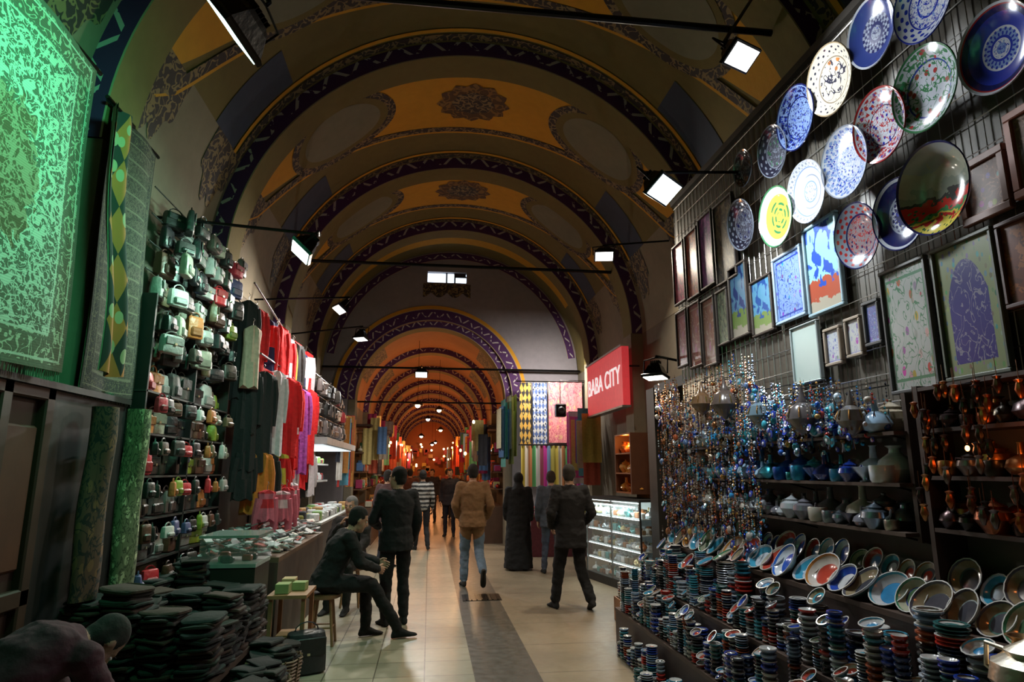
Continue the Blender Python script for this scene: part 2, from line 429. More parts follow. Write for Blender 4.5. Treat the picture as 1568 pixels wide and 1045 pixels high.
def platemat(base,c1,c2,ramp,petal=(12,.5,.7,.0),voro=(7,.0,.45),R=.24):
    m,nt,b=newmat('painted_plate_glaze'); x,y,_=SEP(nt,COORD(nt)); x=MA(nt,'DIVIDE',x,R); y=MA(nt,'DIVIDE',y,R)
    r=MA(nt,'SQRT',MA(nt,'ADD',MA(nt,'MULTIPLY',x,x),MA(nt,'MULTIPLY',y,y))); a=MA(nt,'ARCTAN2',y,x)
    cr=nt.nodes.new('ShaderNodeValToRGB'); cr.color_ramp.interpolation='CONSTANT'; nt.links.new(r,cr.inputs[0])
    e=cr.color_ramp.elements
    e[0].position=0;e[0].color=(*ramp[0][1],1); e[1].position=ramp[1][0];e[1].color=(*ramp[1][1],1)
    for p,c in ramp[2:]:
        q=e.new(p); q.color=(*c,1)
    c=cr.outputs[0]
    n,r0,r1,t=petal
    inr=MA(nt,'MULTIPLY',MA(nt,'GREATER_THAN',r,r0),MA(nt,'LESS_THAN',r,r1))
    wob=MA(nt,'MULTIPLY',MA(nt,'SINE',MA(nt,'MULTIPLY',a,n)),MA(nt,'SINE',MA(nt,'MULTIPLY',r,34)))
    c=MIX(nt,MA(nt,'MULTIPLY',inr,MA(nt,'GREATER_THAN',wob,t)),c,c1)
    k,q0,q1=voro
    vo=VORO(nt,COMB(nt,x,y),k)
    vr=MA(nt,'MULTIPLY',MA(nt,'GREATER_THAN',r,q0),MA(nt,'LESS_THAN',r,q1))
    c=MIX(nt,MA(nt,'MULTIPLY',vr,MA(nt,'LESS_THAN',vo[0],.30)),c,c2)
    nn=NOISE(nt,COMB(nt,x,y),k*1.0,1,1.0); ln=MA(nt,'LESS_THAN',MA(nt,'ABSOLUTE',MA(nt,'SUBTRACT',nn,.5)),.03)
    c=MIX(nt,MA(nt,'MULTIPLY',vr,ln),c,c1)
    c=MIX(nt,1.0,c,(.56,.57,.62),'MULTIPLY')
    setc(nt,b,c); b.inputs['Roughness'].default_value=.15; b.inputs['Coat Weight'].default_value=.5
    return m
WH=(.62,.64,.66);BL=(.02,.04,.35);NV=(.01,.015,.10);TQ=(.03,.30,.38);RD=(.45,.03,.03);GR=(.05,.22,.08);YE=(.55,.45,.08);CR=(.55,.49,.36);GY=(.30,.33,.38);LB=(.22,.32,.55);BK=(.03,.03,.05);OR=(.5,.17,.04)
plates=[
 (3.25,4.40,.44,GY,NV,BL,[(0,GY),(.2,NV),(.3,GY),(.55,(.03,.05,.2)),(.93,WH)],(16,.3,.55,0),(8,0,.2)),
 (2.84,4.28,.44,WH,BL,LB,[(0,WH),(.3,BL),(.36,WH),(.6,BL),(.64,WH),(.95,BL)],(14,.64,.93,.3),(8,0,.6)),
 (3.69,4.36,.50,CR,BK,OR,[(0,CR),(.6,(.2,.15,.1)),(.63,CR),(.95,(.3,.22,.12))],(18,.7,.9,.6),(3.2,0,.58)),
 (4.12,4.32,.50,LB,NV,BL,[(0,LB),(.6,NV),(.64,LB),(.95,NV)],(10,.66,.92,.3),(9,0,.92)),
 (4.47,4.23,.43,BK,GY,GR,[(0,(.10,.10,.12)),(.6,GY),(.64,BK),(.95,GY)],(10,.66,.92,.5),(5,0,.6)),
 (3.28,3.78,.47,WH,RD,BL,[(0,WH),(.5,NV),(.53,WH),(.93,RD)],(16,.58,.9,.4),(7,0,.9)),
 (2.91,3.79,.49,WH,GR,RD,[(0,WH),(.62,BL),(.66,WH),(.94,GR)],(11,.68,.92,.4),(4.5,0,.92)),
 (2.46,3.72,.44,WH,BL,LB,[(0,LB),(.12,WH),(.22,BL),(.28,LB),(.42,WH),(.48,BL),(.78,NV),(.90,RD),(.93,WH)],(20,.28,.44,.2),(12,.0,.2)),
 (3.63,3.71,.49,WH,LB,BL,[(0,WH),(.5,LB),(.53,WH),(.95,GY)],(22,.55,.92,.2),(10,0,.9)),
 (4.07,3.70,.47,WH,GY,LB,[(0,WH),(.3,LB),(.34,WH),(.5,GY),(.54,WH),(.75,LB),(.78,WH)],(30,.8,.95,.3),(10,0,.3)),
 (4.50,3.68,.50,YE,GR,WH,[(0,YE),(.72,WH),(.94,GR)],(3,.15,.55,.3),(2,0,.0)),
 (3.21,3.17,.44,WH,NV,BL,[(0,WH),(.15,NV),(.3,WH),(.42,GY),(.55,NV),(.88,WH),(.95,NV)],(12,.3,.5,.2),(9,.1,.4)),
 (3.59,3.18,.44,GY,RD,NV,[(0,(.3,.25,.25)),(.6,NV),(.65,GY),(.95,NV)],(16,.66,.92,.3),(7,0,.6)),
 (5.07,3.84,.47,BK,GY,NV,[(0,(.10,.10,.13)),(.6,GY),(.63,BK),(.93,GY)],(12,.66,.9,.4),(5,0,.6)),
 (4.95,4.32,.34,BK,GY,NV,[(0,(.10,.10,.14)),(.6,GY),(.63,BK),(.93,GY)],(12,.66,.9,.5),(5,0,.6)),
]
Rp=Matrix(((0,0,-1),(0,-1,0),(-1,0,0)))  # local z -> -x
def platebuild(y,z,d,matl,name='decorative_plate',deep=.04,x=2.62):
    R=d/2; mb=MB()
    prof=[(R*.45,-.006),(R*.62,-.004),(R*.95,deep*.8),(R,deep),(R*.985,deep+.006),(R*.93,deep*.8+.006),(R*.62,.004),(R*.3,.001),(.001,0)]
    mb.lathe(prof,W,0,n=40,cap=True)
    o=mb.build(name,[matl])
    t=rnd(.06,.16)
    Rt=Matrix.Rotation(-t,3,'Y')@Rp
    o.matrix_world=Matrix.Translation((x,y,z))@Rt.to_4x4()
    return o
for (y,z,d,base,c1,c2,ramp,pt,vo) in plates:
    platebuild(y*.963,1.7+(z-1.7)*.963,d*.945,platemat(base,c1,c2,ramp,pt,vo,d*.945/2))
def landmat(R):
    m,nt,b=newmat('landscape_glaze'); x,y,_=SEP(nt,COORD(nt)); hh=MA(nt,'DIVIDE',x,-R)
    hy=MA(nt,'DIVIDE',y,R)
    n=NOISE(nt,COMB(nt,hh,hy),2.6,3); h=MA(nt,'ADD',hh,MA(nt,'MULTIPLY',MA(nt,'SUBTRACT',n,.5),.9))
    cr=nt.nodes.new('ShaderNodeValToRGB'); cr.color_ramp.interpolation='CONSTANT'; nt.links.new(MA(nt,'MULTIPLY_ADD',h,.5,.5),cr.inputs[0])
    e=cr.color_ramp.elements; e[0].position=0;e[0].color=(*YE,1);e[1].position=.16;e[1].color=(*RD,1)
    for p,c in((.21,YE),(.25,GR),(.29,(.5,.03,.02)),(.40,(.05,.05,.05)),(.45,(.20,.22,.18)),(.58,(.28,.28,.22)),(.8,(.25,.26,.26))):
        q=e.new(p);q.color=(*c,1)
    v=VORO(nt,COMB(nt,hh,hy),9)
    low=MA(nt,'LESS_THAN',h,-.15)
    c=MIX(nt,MA(nt,'MULTIPLY',low,MA(nt,'LESS_THAN',v[0],.25)),cr.outputs[0],(.02,.10,.04))
    r=MA(nt,'SQRT',MA(nt,'ADD',MA(nt,'MULTIPLY',hh,hh),MA(nt,'MULTIPLY',hy,hy)))
    c=MIX(nt,MA(nt,'GREATER_THAN',r,.95),c,(.02,.02,.10))
    setc(nt,b,c); b.inputs['Roughness'].default_value=.12; return m
platebuild(2.71,3.09,.47,landmat(.235),'landscape_bowl',.08,2.54)

def picmat(style,a,b_,c_,k=6):
    m,nt,b=newmat('picture_'+style); uv=COORD(nt,'UV'); u,v,_=SEP(nt,uv)
    if style=='floral':
        vo=VORO(nt,uv,k); cc=HSV(nt,vo[1],.5,1.3,.7)
        c=MIX(nt,MA(nt,'LESS_THAN',vo[0],.28),a,MIX(nt,.6,cc,b_))
        n=NOISE(nt,uv,k*.9,1,1.5); c=MIX(nt,MA(nt,'LESS_THAN',MA(nt,'ABSOLUTE',MA(nt,'SUBTRACT',n,.5)),.022),c,c_)
        d=MA(nt,'MINIMUM',MA(nt,'MINIMUM',u,MA(nt,'SUBTRACT',1,u)),MA(nt,'MINIMUM',v,MA(nt,'SUBTRACT',1,v)))
        c=MIX(nt,MA(nt,'LESS_THAN',MA(nt,'ABSOLUTE',MA(nt,'SUBTRACT',d,.09)),.012),c,c_)
    elif style=='arch':
        x=MA(nt,'ABSOLUTE',MA(nt,'MULTIPLY',MA(nt,'SUBTRACT',u,.5),2.0))
        top=MA(nt,'MULTIPLY_ADD',MA(nt,'POWER',x,2.2),-.65,.86)
        ins=MA(nt,'MULTIPLY',MA(nt,'LESS_THAN',v,top),MA(nt,'MULTIPLY',MA(nt,'LESS_THAN',x,.66),MA(nt,'GREATER_THAN',v,.1)))
        n=NOISE(nt,uv,7,2,1.2); ln=MA(nt,'LESS_THAN',MA(nt,'ABSOLUTE',MA(nt,'SUBTRACT',n,.5)),.02)
        vo=VORO(nt,uv,15)
        outc=MIX(nt,MA(nt,'LESS_THAN',vo[0],.33),a,MIX(nt,.5,HSV(nt,vo[1],.5,1.0,.5),c_))
        c=MIX(nt,ins,outc,MIX(nt,ln,b_,(.22,.22,.30)))
    elif style=='abstract':
        n=nt.nodes.new('ShaderNodeTexNoise'); n.inputs['Scale'].default_value=k; n.inputs['Detail'].default_value=4; nt.links.new(uv,n.inputs['Vector'])
        c=MIX(nt,MA(nt,'GREATER_THAN',n.outputs[0],.52),a,b_); n2=NOISE(nt,uv,k*2.2,3,1)
        c=MIX(nt,MA(nt,'GREATER_THAN',n2,.58),c,c_)
    elif style=='seascape':
        n=NOISE(nt,uv,5,3,.8); vv=MA(nt,'ADD',v,MA(nt,'MULTIPLY',MA(nt,'SUBTRACT',n,.5),.35))
        c=MIX(nt,MA(nt,'GREATER_THAN',vv,.36),b_,a)
        c=MIX(nt,MA(nt,'MULTIPLY',MA(nt,'GREATER_THAN',n,.53),MA(nt,'GREATER_THAN',vv,.3)),c,c_)
        c=MIX(nt,MA(nt,'LESS_THAN',vv,.13),c,(.4,.36,.28))
    elif style=='plain': 
        n=NOISE(nt,uv,2,2); c=MIX(nt,n,a,b_)
    c=MIX(nt,1.0,c,(.7,.7,.7),'MULTIPLY')
    setc(nt,b,c); b.inputs['Roughness'].default_value=.3; return m
def picture(y0,y1,z0,z1,style,a,b_,c_,fr=(.03,.02,.015),k=6,fw=.022,x=2.69,name='framed_picture'):
    mb=MB(); xm=x
    Y,Z=(y0+y1)/2,(z0+z1)/2; w,h=y1-y0,z1-z0
    mb.sheet(lambda u,v:(xm,y1-w*u,z0+h*v),1,1,W,9)
    for (cy,cz,dy,dz) in((Y,z0,w+fw,fw),(Y,z1,w+fw,fw),(y0,Z,fw,h-fw),(y1,Z,fw,h-fw)):
        mb.box((xm,cy,cz),(.035,dy,dz),fr,WOOD,ch=.005)
    mb.box((xm+.012,Y,Z),(.012,w,h),(.02,.02,.02),WOOD)
    return mb.build(name,STD+[picmat(style,a,b_,c_,k)],smooth=False)
DP=(.42,.14,.55)
picture(6.36,6.66,3.5,4.17,'abstract',(.75,.15,.3),(.25,.08,.15),(.8,.3,.35))
picture(6.00,6.30,3.47,4.18,'abstract',(.75,.2,.15),(.3,.1,.15),(.8,.4,.2))
picture(5.64,5.94,3.48,4.22,'abstract',DP,(.18,.12,.35),(.6,.3,.7))
picture(5.20,5.58,3.42,4.20,'abstract',(.22,.19,.15),(.08,.08,.10),(.4,.35,.28))
picture(6.38,6.66,2.80,3.40,'floral',(.35,.1,.13),(.6,.15,.2),(.6,.4,.4),k=4)
picture(6.03,6.32,2.74,3.40,'floral',(.38,.1,.1),(.6,.15,.15),(.6,.4,.3),k=4)
picture(5.70,5.98,2.70,3.36,'floral',(.35,.13,.08),(.5,.2,.15),(.55,.4,.3),k=4)
picture(5.42,5.64,2.85,3.36,'abstract',(.2,.26,.16),(.08,.1,.07),(.35,.35,.2))
picture(5.05,5.36,2.85,3.50,'seascape',(.10,.25,.40),(.15,.25,.05),(.02,.05,.2))
picture(4.66,4.98,2.80,3.26,'seascape',(.12,.35,.55),(.2,.3,.08),(.03,.10,.35),k=5)
picture(4.22,4.60,2.82,3.34,'floral',(.22,.35,.70),(.03,.06,.4),(.02,.05,.35),(.3,.4,.5),9,name='tile_panel')
picture(3.78,4.16,2.78,3.42,'seascape',(.28,.55,.62),(.40,.08,.04),(.02,.08,.45),(.2,.3,.35),name='tile_panel')
picture(4.10,4.43,2.32,2.74,'plain',(.55,.68,.62),(.48,.6,.58),W,(.35,.4,.4),fw=.012,name='tile_panel')
picture(3.86,4.02,2.40,2.64,'floral',(.5,.55,.58),(.1,.1,.3),(.2,.2,.5),(.25,.2,.15),5,name='tile_panel')
picture(3.65,3.79,2.42,2.66,'floral',(.5,.52,.5),(.2,.1,.2),(.3,.3,.5),(.25,.2,.15),3,name='tile_panel')
picture(3.47,3.60,2.46,2.72,'floral',(.12,.14,.35),(.03,.05,.3),(.3,.35,.6),(.05,.05,.05),8,name='tile_panel')
picture(3.07,3.42,2.14,2.86,'floral',(.36,.38,.36),(.40,.04,.04),(.05,.18,.09),(.05,.05,.05),7,name='tile_panel')
picture(2.64,3.01,2.16,2.86,'arch',(.22,.27,.14),(.018,.018,.18),(.03,.22,.13),(.05,.06,.04),name='tile_panel')
picture(2.52,2.76,2.93,3.22,'floral',(.12,.06,.04),(.2,.05,.04),(.30,.16,.1),(.12,.05,.03),5,fw=.04)
picture(2.20,2.46,2.95,3.34,'floral',(.16,.10,.07),(.2,.05,.04),(.30,.2,.15),(.20,.06,.03),5,fw=.04)
picture(2.20,2.60,2.45,2.85,'abstract',(.15,.04,.02),(.3,.10,.03),(.1,.03,.02),(.05,.02,.02),5)

# ------------------------------------------------------------------ right hand goods
BLUES=[(.02,.10,.45),(.03,.25,.5),(.05,.35,.45),(.30,.45,.6),(.01,.03,.2),(.5,.6,.7)]
mb=MB(); wd_=(.05,.028,.018)
for x0,x1,zt in((1.9,2.12,.34),(2.12,2.40,.62),(2.40,2.72,.98)):
    mb.box(((x0+x1)/2,4.2,zt-.015),(x1-x0+.01,5.0,.03),wd_)
    mb.box((x0+.012,4.2,zt/2-.015),(.02,5.0,zt-.03),(.03,.016,.012))
    for y in(1.75,3.4,5.0,6.65): mb.box(((x0+x1)/2,y,zt/2-.02),(x1-x0-.02,.03,zt-.04),(.05,.03,.02))
mb.build('stepped_display_counter',smooth=False)
def bowlprof(R,H,th=.006):
    return [(R*.42,0),(R*.45,.012),(R*.40,.014),(R*.75,H*.35),(R*.96,H*.8),(R,H),(R-th,H),(R*.9,H*.78),(R*.6,H*.3),(.001,.02)]
def stack(mb,x,y,z,R,n,dz,pal,flat=False,tilt=None):
    prof=[];cols=[]; c=ch(pal); run=0
    for i in range(n):
        zz=z+i*dz
        if run<=0: c=ch(pal); run=random.randint(1,5)
        run-=1; k=R*rnd(.92,1.04)
        if flat: prof+=[(k*.7,zz),(k,zz+dz*.55),(k,zz+dz*.8),(k*.7,zz+dz*.95)]
        else: prof+=[(k*.66,zz),(k*.9,zz+dz*.5),(k,zz+dz*.8),(k*.96,zz+dz*.98)]
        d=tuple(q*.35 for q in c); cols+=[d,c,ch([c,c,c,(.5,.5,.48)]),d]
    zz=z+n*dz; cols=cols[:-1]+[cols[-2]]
    top=ch(pal)
    prof+=[(R*.9,zz),(R*.5,zz-dz*.6),(.001,zz-dz*.8)]; cols+=[(.4,.4,.38),top,ch(pal)]
    mb.lathe(prof,W,GLOSS,(x,y,0),14,cols=cols[:len(prof)-1])
def tbowl(mb,x,y,z,R,H,inn,out,ty=-.7,tx=0,n=22):
    Rm=Matrix.Rotation(tx,3,'X')@Matrix.Rotation(ty,3,'Y')
    p=bowlprof(R,H); cols=[out]*4+[(.5,.5,.47)]*2+[inn[0],inn[1%len(inn)],inn[2%len(inn)]]
    lo=min((Rm@Vector((r*cos(a),r*sin(a),zz))).z for r,zz in p for a in(0,pi/2,pi,3*pi/2))
    mb.lathe(p,W,GLOSS,(x,y,z-lo+.002),n,R=Rm,cols=cols)
bc=[((.40,.36,.28),(.4,.05,.03),(.05,.15,.3)),((.5,.5,.5),(.02,.06,.35),(.5,.5,.5)),((.05,.3,.4),(.5,.5,.5),(.03,.2,.4)),((.45,.2,.05),(.5,.45,.4),(.4,.05,.03)),((.08,.08,.10),(.25,.2,.12),(.05,.05,.06)),((.05,.2,.1),(.35,.35,.25),(.05,.1,.05)),((.03,.12,.45),(.5,.55,.6),(.02,.08,.4)),((.45,.5,.55),(.05,.3,.45),(.45,.5,.55))]
pal=[(.40,.43,.46),(.02,.05,.3),(.03,.20,.30),(.42,.03,.02),(.03,.12,.12),(.34,.33,.30),(.02,.03,.06),(.02,.04,.12),(.20,.30,.45),(.03,.03,.03),(.05,.05,.06),(.30,.06,.02),(.05,.28,.36),(.25,.30,.36)]
mb=MB()
rows=((1.95,.342,.14,.34,.050),(2.055,.342,.2,.38,.052),(2.175,.622,.10,.30,.052),(2.325,.622,.18,.42,.070))
for (xx,z0,a,b_,rr) in rows:
    y=1.85
    while y<6.58:
        R=rr*rnd(.72,1.05)
        t=rnd(0,1)
        if t<.80:
            h=rnd(a,b_)*(1+.25*sin(y*2.3+xx*9)); dz=rnd(.014,.034); nn=max(3,int(h/dz)); stack(mb,xx+rnd(-.01,.01),y+R,z0,R*.97,nn,dz,pal,rnd(0,1)<.5)
            if rnd(0,1)<.35: tbowl(mb,xx,y+R,z0+nn*dz+.002,R*rnd(.9,1.25),R*.6,ch(bc),ch(pal),-rnd(.2,.9),rnd(-.3,.3),14)
        else:
            tbowl(mb,xx,y+R,z0,R,R*.6,ch(bc),ch(pal),-rnd(.2,.7),rnd(-.3,.3),14); tbowl(mb,xx,y+R,z0+R*.9,R*.95,R*.6,ch(bc),ch(pal),-rnd(.0,.7),rnd(-.3,.3),14)
        y+=2*R+.002
mb.build('stacked_ceramic_bowls')
mb=MB()
for row in(1.82,1.71):
    y=2.4 if row>1.8 else 3.2
    while y<(6.3 if row>1.8 else 5.4):
        R=rnd(.04,.06); h=rnd(.10,.36) if row>1.8 else rnd(.03,.2); dz=rnd(.016,.032)
        stack(mb,row,y+R,.002,R*.88,max(3,int(h/dz)),dz,pal,rnd(0,1)<.6)
        y+=2*R+.006
mb.build('floor_stacks_of_dishes')
mb=MB()
y=2.1
while y<6.45:
    R=rnd(.095,.135); inn=ch(bc) if y>3.2 else ch([bc[4],bc[5],bc[4]])
    tbowl(mb,2.51+rnd(-.02,.02),y+R,.985,R,R*.5,inn,ch([(.03,.05,.2),(.25,.3,.3),(.05,.12,.1)]),-rnd(.65,1.0),rnd(-.25,.25)); y+=2*R*.80
y=2.0
while y<6.45:
    R=rnd(.07,.10); tbowl(mb,2.66,y+R,1.08+rnd(0,.03),R,R*.5,ch(bc),(.1,.1,.12),-rnd(.9,1.2),rnd(-.25,.25),16); y+=2*R*.9
mb.build('tilted_serving_bowls')
mb=MB()
for z in (1.36,1.62,1.90):
    mb.box((2.63,4.9,z),(.22,3.3,.02),(.05,.03,.02))
    for y in(3.3,4.4,5.5,6.5): mb.tube([(2.74,y,z-.06),(2.54,y,z-.01)],.006,(.05,.04,.03),METAL,5)
mb.box((2.67,3.25,1.72),(.14,.03,.80),(.04,.022,.015))
mb.build('wall_shelf',smooth=False)
def vase(mb,x,y,z,s,c,kind,mat=GLOSS):
    if kind==0: p=[(.25,0),(.3,.05),(.5,.35),(.42,.6),(.16,.8),(.14,.92),(.24,1.0),(.20,1.0),(.1,.9)]
    elif kind==1: p=[(.3,0),(.32,.04),(.55,.4),(.5,.62),(.3,.72),(.33,.78),(.12,.9),(.05,.95),(.07,1.0),(.001,1.03)]
    elif kind==2: p=[(.35,0),(.4,.1),(.42,.55),(.40,.6),(.36,.6),(.34,.1)]
    elif kind==3: p=[(.2,0),(.22,.04),(.1,.1),(.3,.35),(.5,.6),(.47,.6),(.2,.3)]
    else: p=[(.15,0),(.4,.1),(.55,.3),(.45,.55),(.12,.75),(.09,1.1),(.12,1.15),(.06,1.15)]
    mb.lathe([(r*s,z+h*s) for r,h in p],c,mat,(x,y,0),12)
    if kind==1:
        mb.tube([(x,y-.5*s,z+.35*s),(x,y-.75*s,z+.5*s),(x,y-.82*s,z+.75*s)],[.09*s,.05*s,.035*s],c,mat,6)
        mb.tube([(x,y+.35*s,z+.7*s),(x,y+.75*s,z+.72*s),(x,y+.8*s,z+.4*s),(x,y+.45*s,z+.25*s)],.035*s,c,mat,6)
    if kind==2: mb.tube([(x,y+.4*s,z+.5*s),(x,y+.62*s,z+.45*s),(x,y+.6*s,z+.2*s),(x,y+.4*s,z+.12*s)],.03*s,c,mat,5)
mb=MB()
for z,pl in((1.37,[(.3,.33,.35),(.45,.42,.36),(.12,.12,.14),(.2,.25,.3)]),(1.63,BLUES+[(.6,.65,.7)]),(1.91,BLUES+[(.3,.25,.18)])):
    for row in(2.56,2.67):
        y=3.35
        while y<6.45:
            s=rnd(.09,.17) if row<2.6 else rnd(.14,.21)
            vase(mb,row,y+s*.5,z,s,ch(pl),random.randrange(5),ch([GLOSS,GLOSS,GLOSS,METAL])); y+=s*.95
for (y,z,r,c) in((3.7,1.99,.10,0),(4.25,2.0,.12,1),(4.9,2.0,.1,2),(5.7,1.72,.11,1)):
    tbowl(mb,2.62,y,z-.09,r,r*.4,bc[c],(.1,.1,.2),-1.25,0)
mb.build('vases_and_teapots')
mb=MB()
def octa(mb,c,r,col,mat):
    x,y,z=c
    mb.add([(x+r,y,z),(x,y+r,z),(x-r,y,z),(x,y-r,z),(x,y,z+r*1.3),(x,y,z-r*1.3)],[(0,1,4),(1,2,4),(2,3,4),(3,0,4),(1,0,5),(2,1,5),(3,2,5),(0,3,5)],col,mat)
gold=(.45,.26,.07)
warm=[(.40,.28,.20),gold,(.42,.09,.03),(.45,.35,.28),(.10,.18,.35),(.04,.03,.03),(.35,.15,.06),(.4,.37,.33),(.25,.08,.04),(.06,.04,.04)]
cool=BLUES+[(.42,.38,.32),gold,(.35,.05,.04),(.4,.4,.45),(.03,.03,.04),(.25,.15,.08),(.04,.04,.05),(.03,.03,.04)]
def strand(mb,x,y,zt,L,pl):
    z=zt; c=ch(pl)
    mb.tube([(x,y,zt+.03),(x,y,zt-L)],.001,(.1,.1,.1),METAL,3)
    while z>zt-L:
        r=rnd(.004,.011); octa(mb,(x,y,z),r,c,ch([GLOSS,METAL,GLOSS])); z-=r*2.2+rnd(.001,.012)
        if rnd(0,1)<.35: c=ch(pl)
    t=rnd(0,1); z-=.02
    if t<.35:
        r=rnd(.015,.032); b0=ch([(.02,.05,.4),(.02,.05,.4),(.05,.3,.4)])
        mb.lathe([(.001,-.004),(r,-.003),(r,.003),(.001,.004)],b0,GLOSS,(x,y,z-r*.5),10,R=Matrix.Rotation(pi/2+rnd(-.4,.4),3,'Y'))
        mb.ell((x-.006,y,z-r*.5),(.003,r*.45,r*.45),(.6,.65,.7),GLOSS,6,4)
    elif t<.7: r=rnd(.012,.028); mb.ell((x,y,z-r*.5),(r,r,r*rnd(.8,1.5)),ch(pl),ch([GLOSS,METAL]),8,5)
    else:
        for q in range(4): mb.tube([(x,y,z),(x+rnd(-.01,.01),y+rnd(-.01,.01),z-rnd(.03,.06))],.0025,ch(pl),CLOTH,3)
for k in range(850):
    y=3.3+3.35*random.random()**.7
    if y<4.7: zt=rnd(1.98,2.36-.10*(4.7-y)); L=rnd(.04,.16); x=rnd(2.40,2.6)
    else: zt=rnd(1.30,2.64); L=rnd(.06,.30); x=rnd(2.42,2.58)
    strand(mb,x,y,zt,L,cool if y<4.9+rnd(-.5,.5) else warm)
for k in range(150):
    y=rnd(6.35,6.68); strand(mb,rnd(2.40,2.66),y,rnd(1.1,2.62),rnd(.06,.25),warm+[(.6,.6,.6),(.5,.6,.65)])
mb.build('hanging_bead_ornaments')
for (x,y,z,c,s) in((2.46,4.55,2.12,(.12,.18,.22),.10),(2.46,4.0,2.05,(.08,.07,.07),.11),(2.46,3.5,2.0,(.10,.09,.08),.09),(2.42,5.5,2.3,(.18,.10,.05),.10),(2.42,5.05,2.25,(.08,.06,.05),.12)):
    mb=MB()
    mb.lathe([(.001,-s*1.2),(.02,-s*1.05),(s*.55,-s*.8),(s,-.02),(s*.8,s*.5),(s*.35,s*.8),(s*.3,s),(.02,s*1.2),(.006,s*1.8),(.001,s*1.8)],c,GLOSS,(x,y,z),16)
    for k in range(8):
        a=k*pi/4; mb.tube([(x+cos(a)*s*.56,y+sin(a)*s*.56,z-s*.8),(x+cos(a)*s*1.01,y+sin(a)*s*1.01,z),(x+cos(a)*s*.8,y+sin(a)*s*.8,z+s*.5)],.004,gold,METAL,4)
    mb.tube([(x,y,z+s*1.7),(2.72,y,z+s*2.2)],.004,(.05,.05,.05),METAL,4)
    mb.build('hanging_lantern')
mb=MB()
for z in(1.40,1.66,1.90,2.12): mb.box((2.66,2.35,z),(.18,1.5,.02),(.03,.015,.01))
for y in(1.62,3.12): mb.box((2.66,y,1.60),(.18,.03,1.08),(.03,.015,.01))
mb.build('copperware_cabinet',smooth=False)
mb=MB()
cop=[(.36,.10,.03),(.25,.07,.025),(.34,.15,.05),(.12,.05,.03),(.05,.03,.03),(.14,.11,.10),(.03,.025,.02)]
for z in(1.411,1.671,1.911):
    for row in(2.61,2.70):
        y=1.7
        while y<3.05:
            s=rnd(.09,.17); vase(mb,row,y+s*.55,z,s,ch(cop),ch([0,1,2,4]),METAL); y+=s*1.1
for k in range(90):
    y=rnd(1.7,3.08); x=rnd(2.48,2.56); z=rnd(1.5,2.12)
    mb.tube([(x,y,z+.1),(x,y,z-.02)],.002,(.3,.15,.08),METAL,3)
    mb.lathe([(.001,-.07),(.008,-.065),(.02,-.03),(.012,0),(.02,.012),(.001,.02)],ch(cop),METAL,(x,y,z),8)
mb.build('copper_pots')
mb=MB()
for y,z in((2.2,1.84),(2.75,1.80)): 
    mb.ell((2.5,y,z),(.010,.010,.014),(1,.35,.10),GLOW,8,6); mb.tube([(2.5,y,z+.012),(2.5,y,2.1),(2.6,y,2.12)],.003,(.03,.03,.03),METAL,4)
mb.build('cabinet_bulbs')
point('copper_shelf_lamp',(2.40,2.45,1.84),1.5,(1,.26,.06),.04)
mb=MB()
mb.box((1.98,1.98,.92),(.34,.4,.03),(.12,.06,.03)); 
for a in(-.14,.14):
    for b in(-.17,.17): mb.box((1.98+a,1.98+b,.45),(.035,.035,.90),(.08,.04,.02))
mb.build('small_side_table',smooth=False)
mb=MB(); vase(mb,1.95,2.0,.936,.24,(.6,.55,.45),1,METAL)
vase(mb,2.05,2.14,.936,.2,(.6,.4,.2),0,METAL)
mb.build('metal_teapot')
mb=MB()
for (x,y,sx,sy,h) in((2.32,7.05,.34,.36,.14),(2.66,7.1,.34,.4,.40),(2.35,7.5,.36,.40,.26)):
    t=.015;c=(.30,.15,.07)
    mb.box((x,y,t/2+.002),(sx,sy,t),c)
    for s in(-1,1):
        mb.box((x+s*(sx/2-t/2),y,h/2),(t,sy,h-.004),c); mb.box((x,y+s*(sy/2-t/2),h/2),(sx-2*t,t,h-.004),c)
    mb.box((x,y,h*.8),(sx-2*t,sy-2*t,.02),c)
    for i in range(3):
        for j in range(3): stack(mb,x+(i-1)*sx*.3,y+(j-1)*sy*.3,h*.8+.012,.048,random.randint(4,9),.025,[(.55,.5,.4),(.5,.45,.35),(.4,.4,.4),(.4,.15,.08)])
mb.build('crates_of_bowls')

# ---- doorway + glass case + amber cabinet + sign + textiles
mb=MB()
mb.box((3.2,8.5,1.4),(.42,.3,2.8),(.015,.014,.013)); mb.box((3.2,7.5,2.75),(.5,1.4,.12),(.015,.014,.013))
mb.box((3.42,7.6,1.35),(.05,1.6,2.7),(.02,.018,.016))
mb.build('dark_shop_doorway',smooth=False)
ang=atan2(2.56-2.92,10.6-8.91)
em=empty('glass_display_case',(2.92,8.91,0)); em.rotation_euler=(0,0,-ang)
KK=(.02,.02,.02)
mb=MB(); L=1.74;D=.5
mb.box((D/2,L/2,.06),(D,L,.12),KK); mb.box((D/2,L/2,1.27),(D,L,.03),KK)
for x in(.01,D-.01):
    for y in(.012,L/2,L-.012): mb.box((x,y,.69),(.022,.022,1.14),(.12,.12,.12),METAL)
mb.box((D-.01,L/2,.69),(.01,L,1.14),(.3,.32,.32))
for z in(.36,.58,.80,1.02): mb.box((D/2+.01,L/2,z),(D-.06,L-.04,.012),(.5,.55,.55),GLOSS)
mb.build('frame',parent=em,smooth=False)
mb=MB()
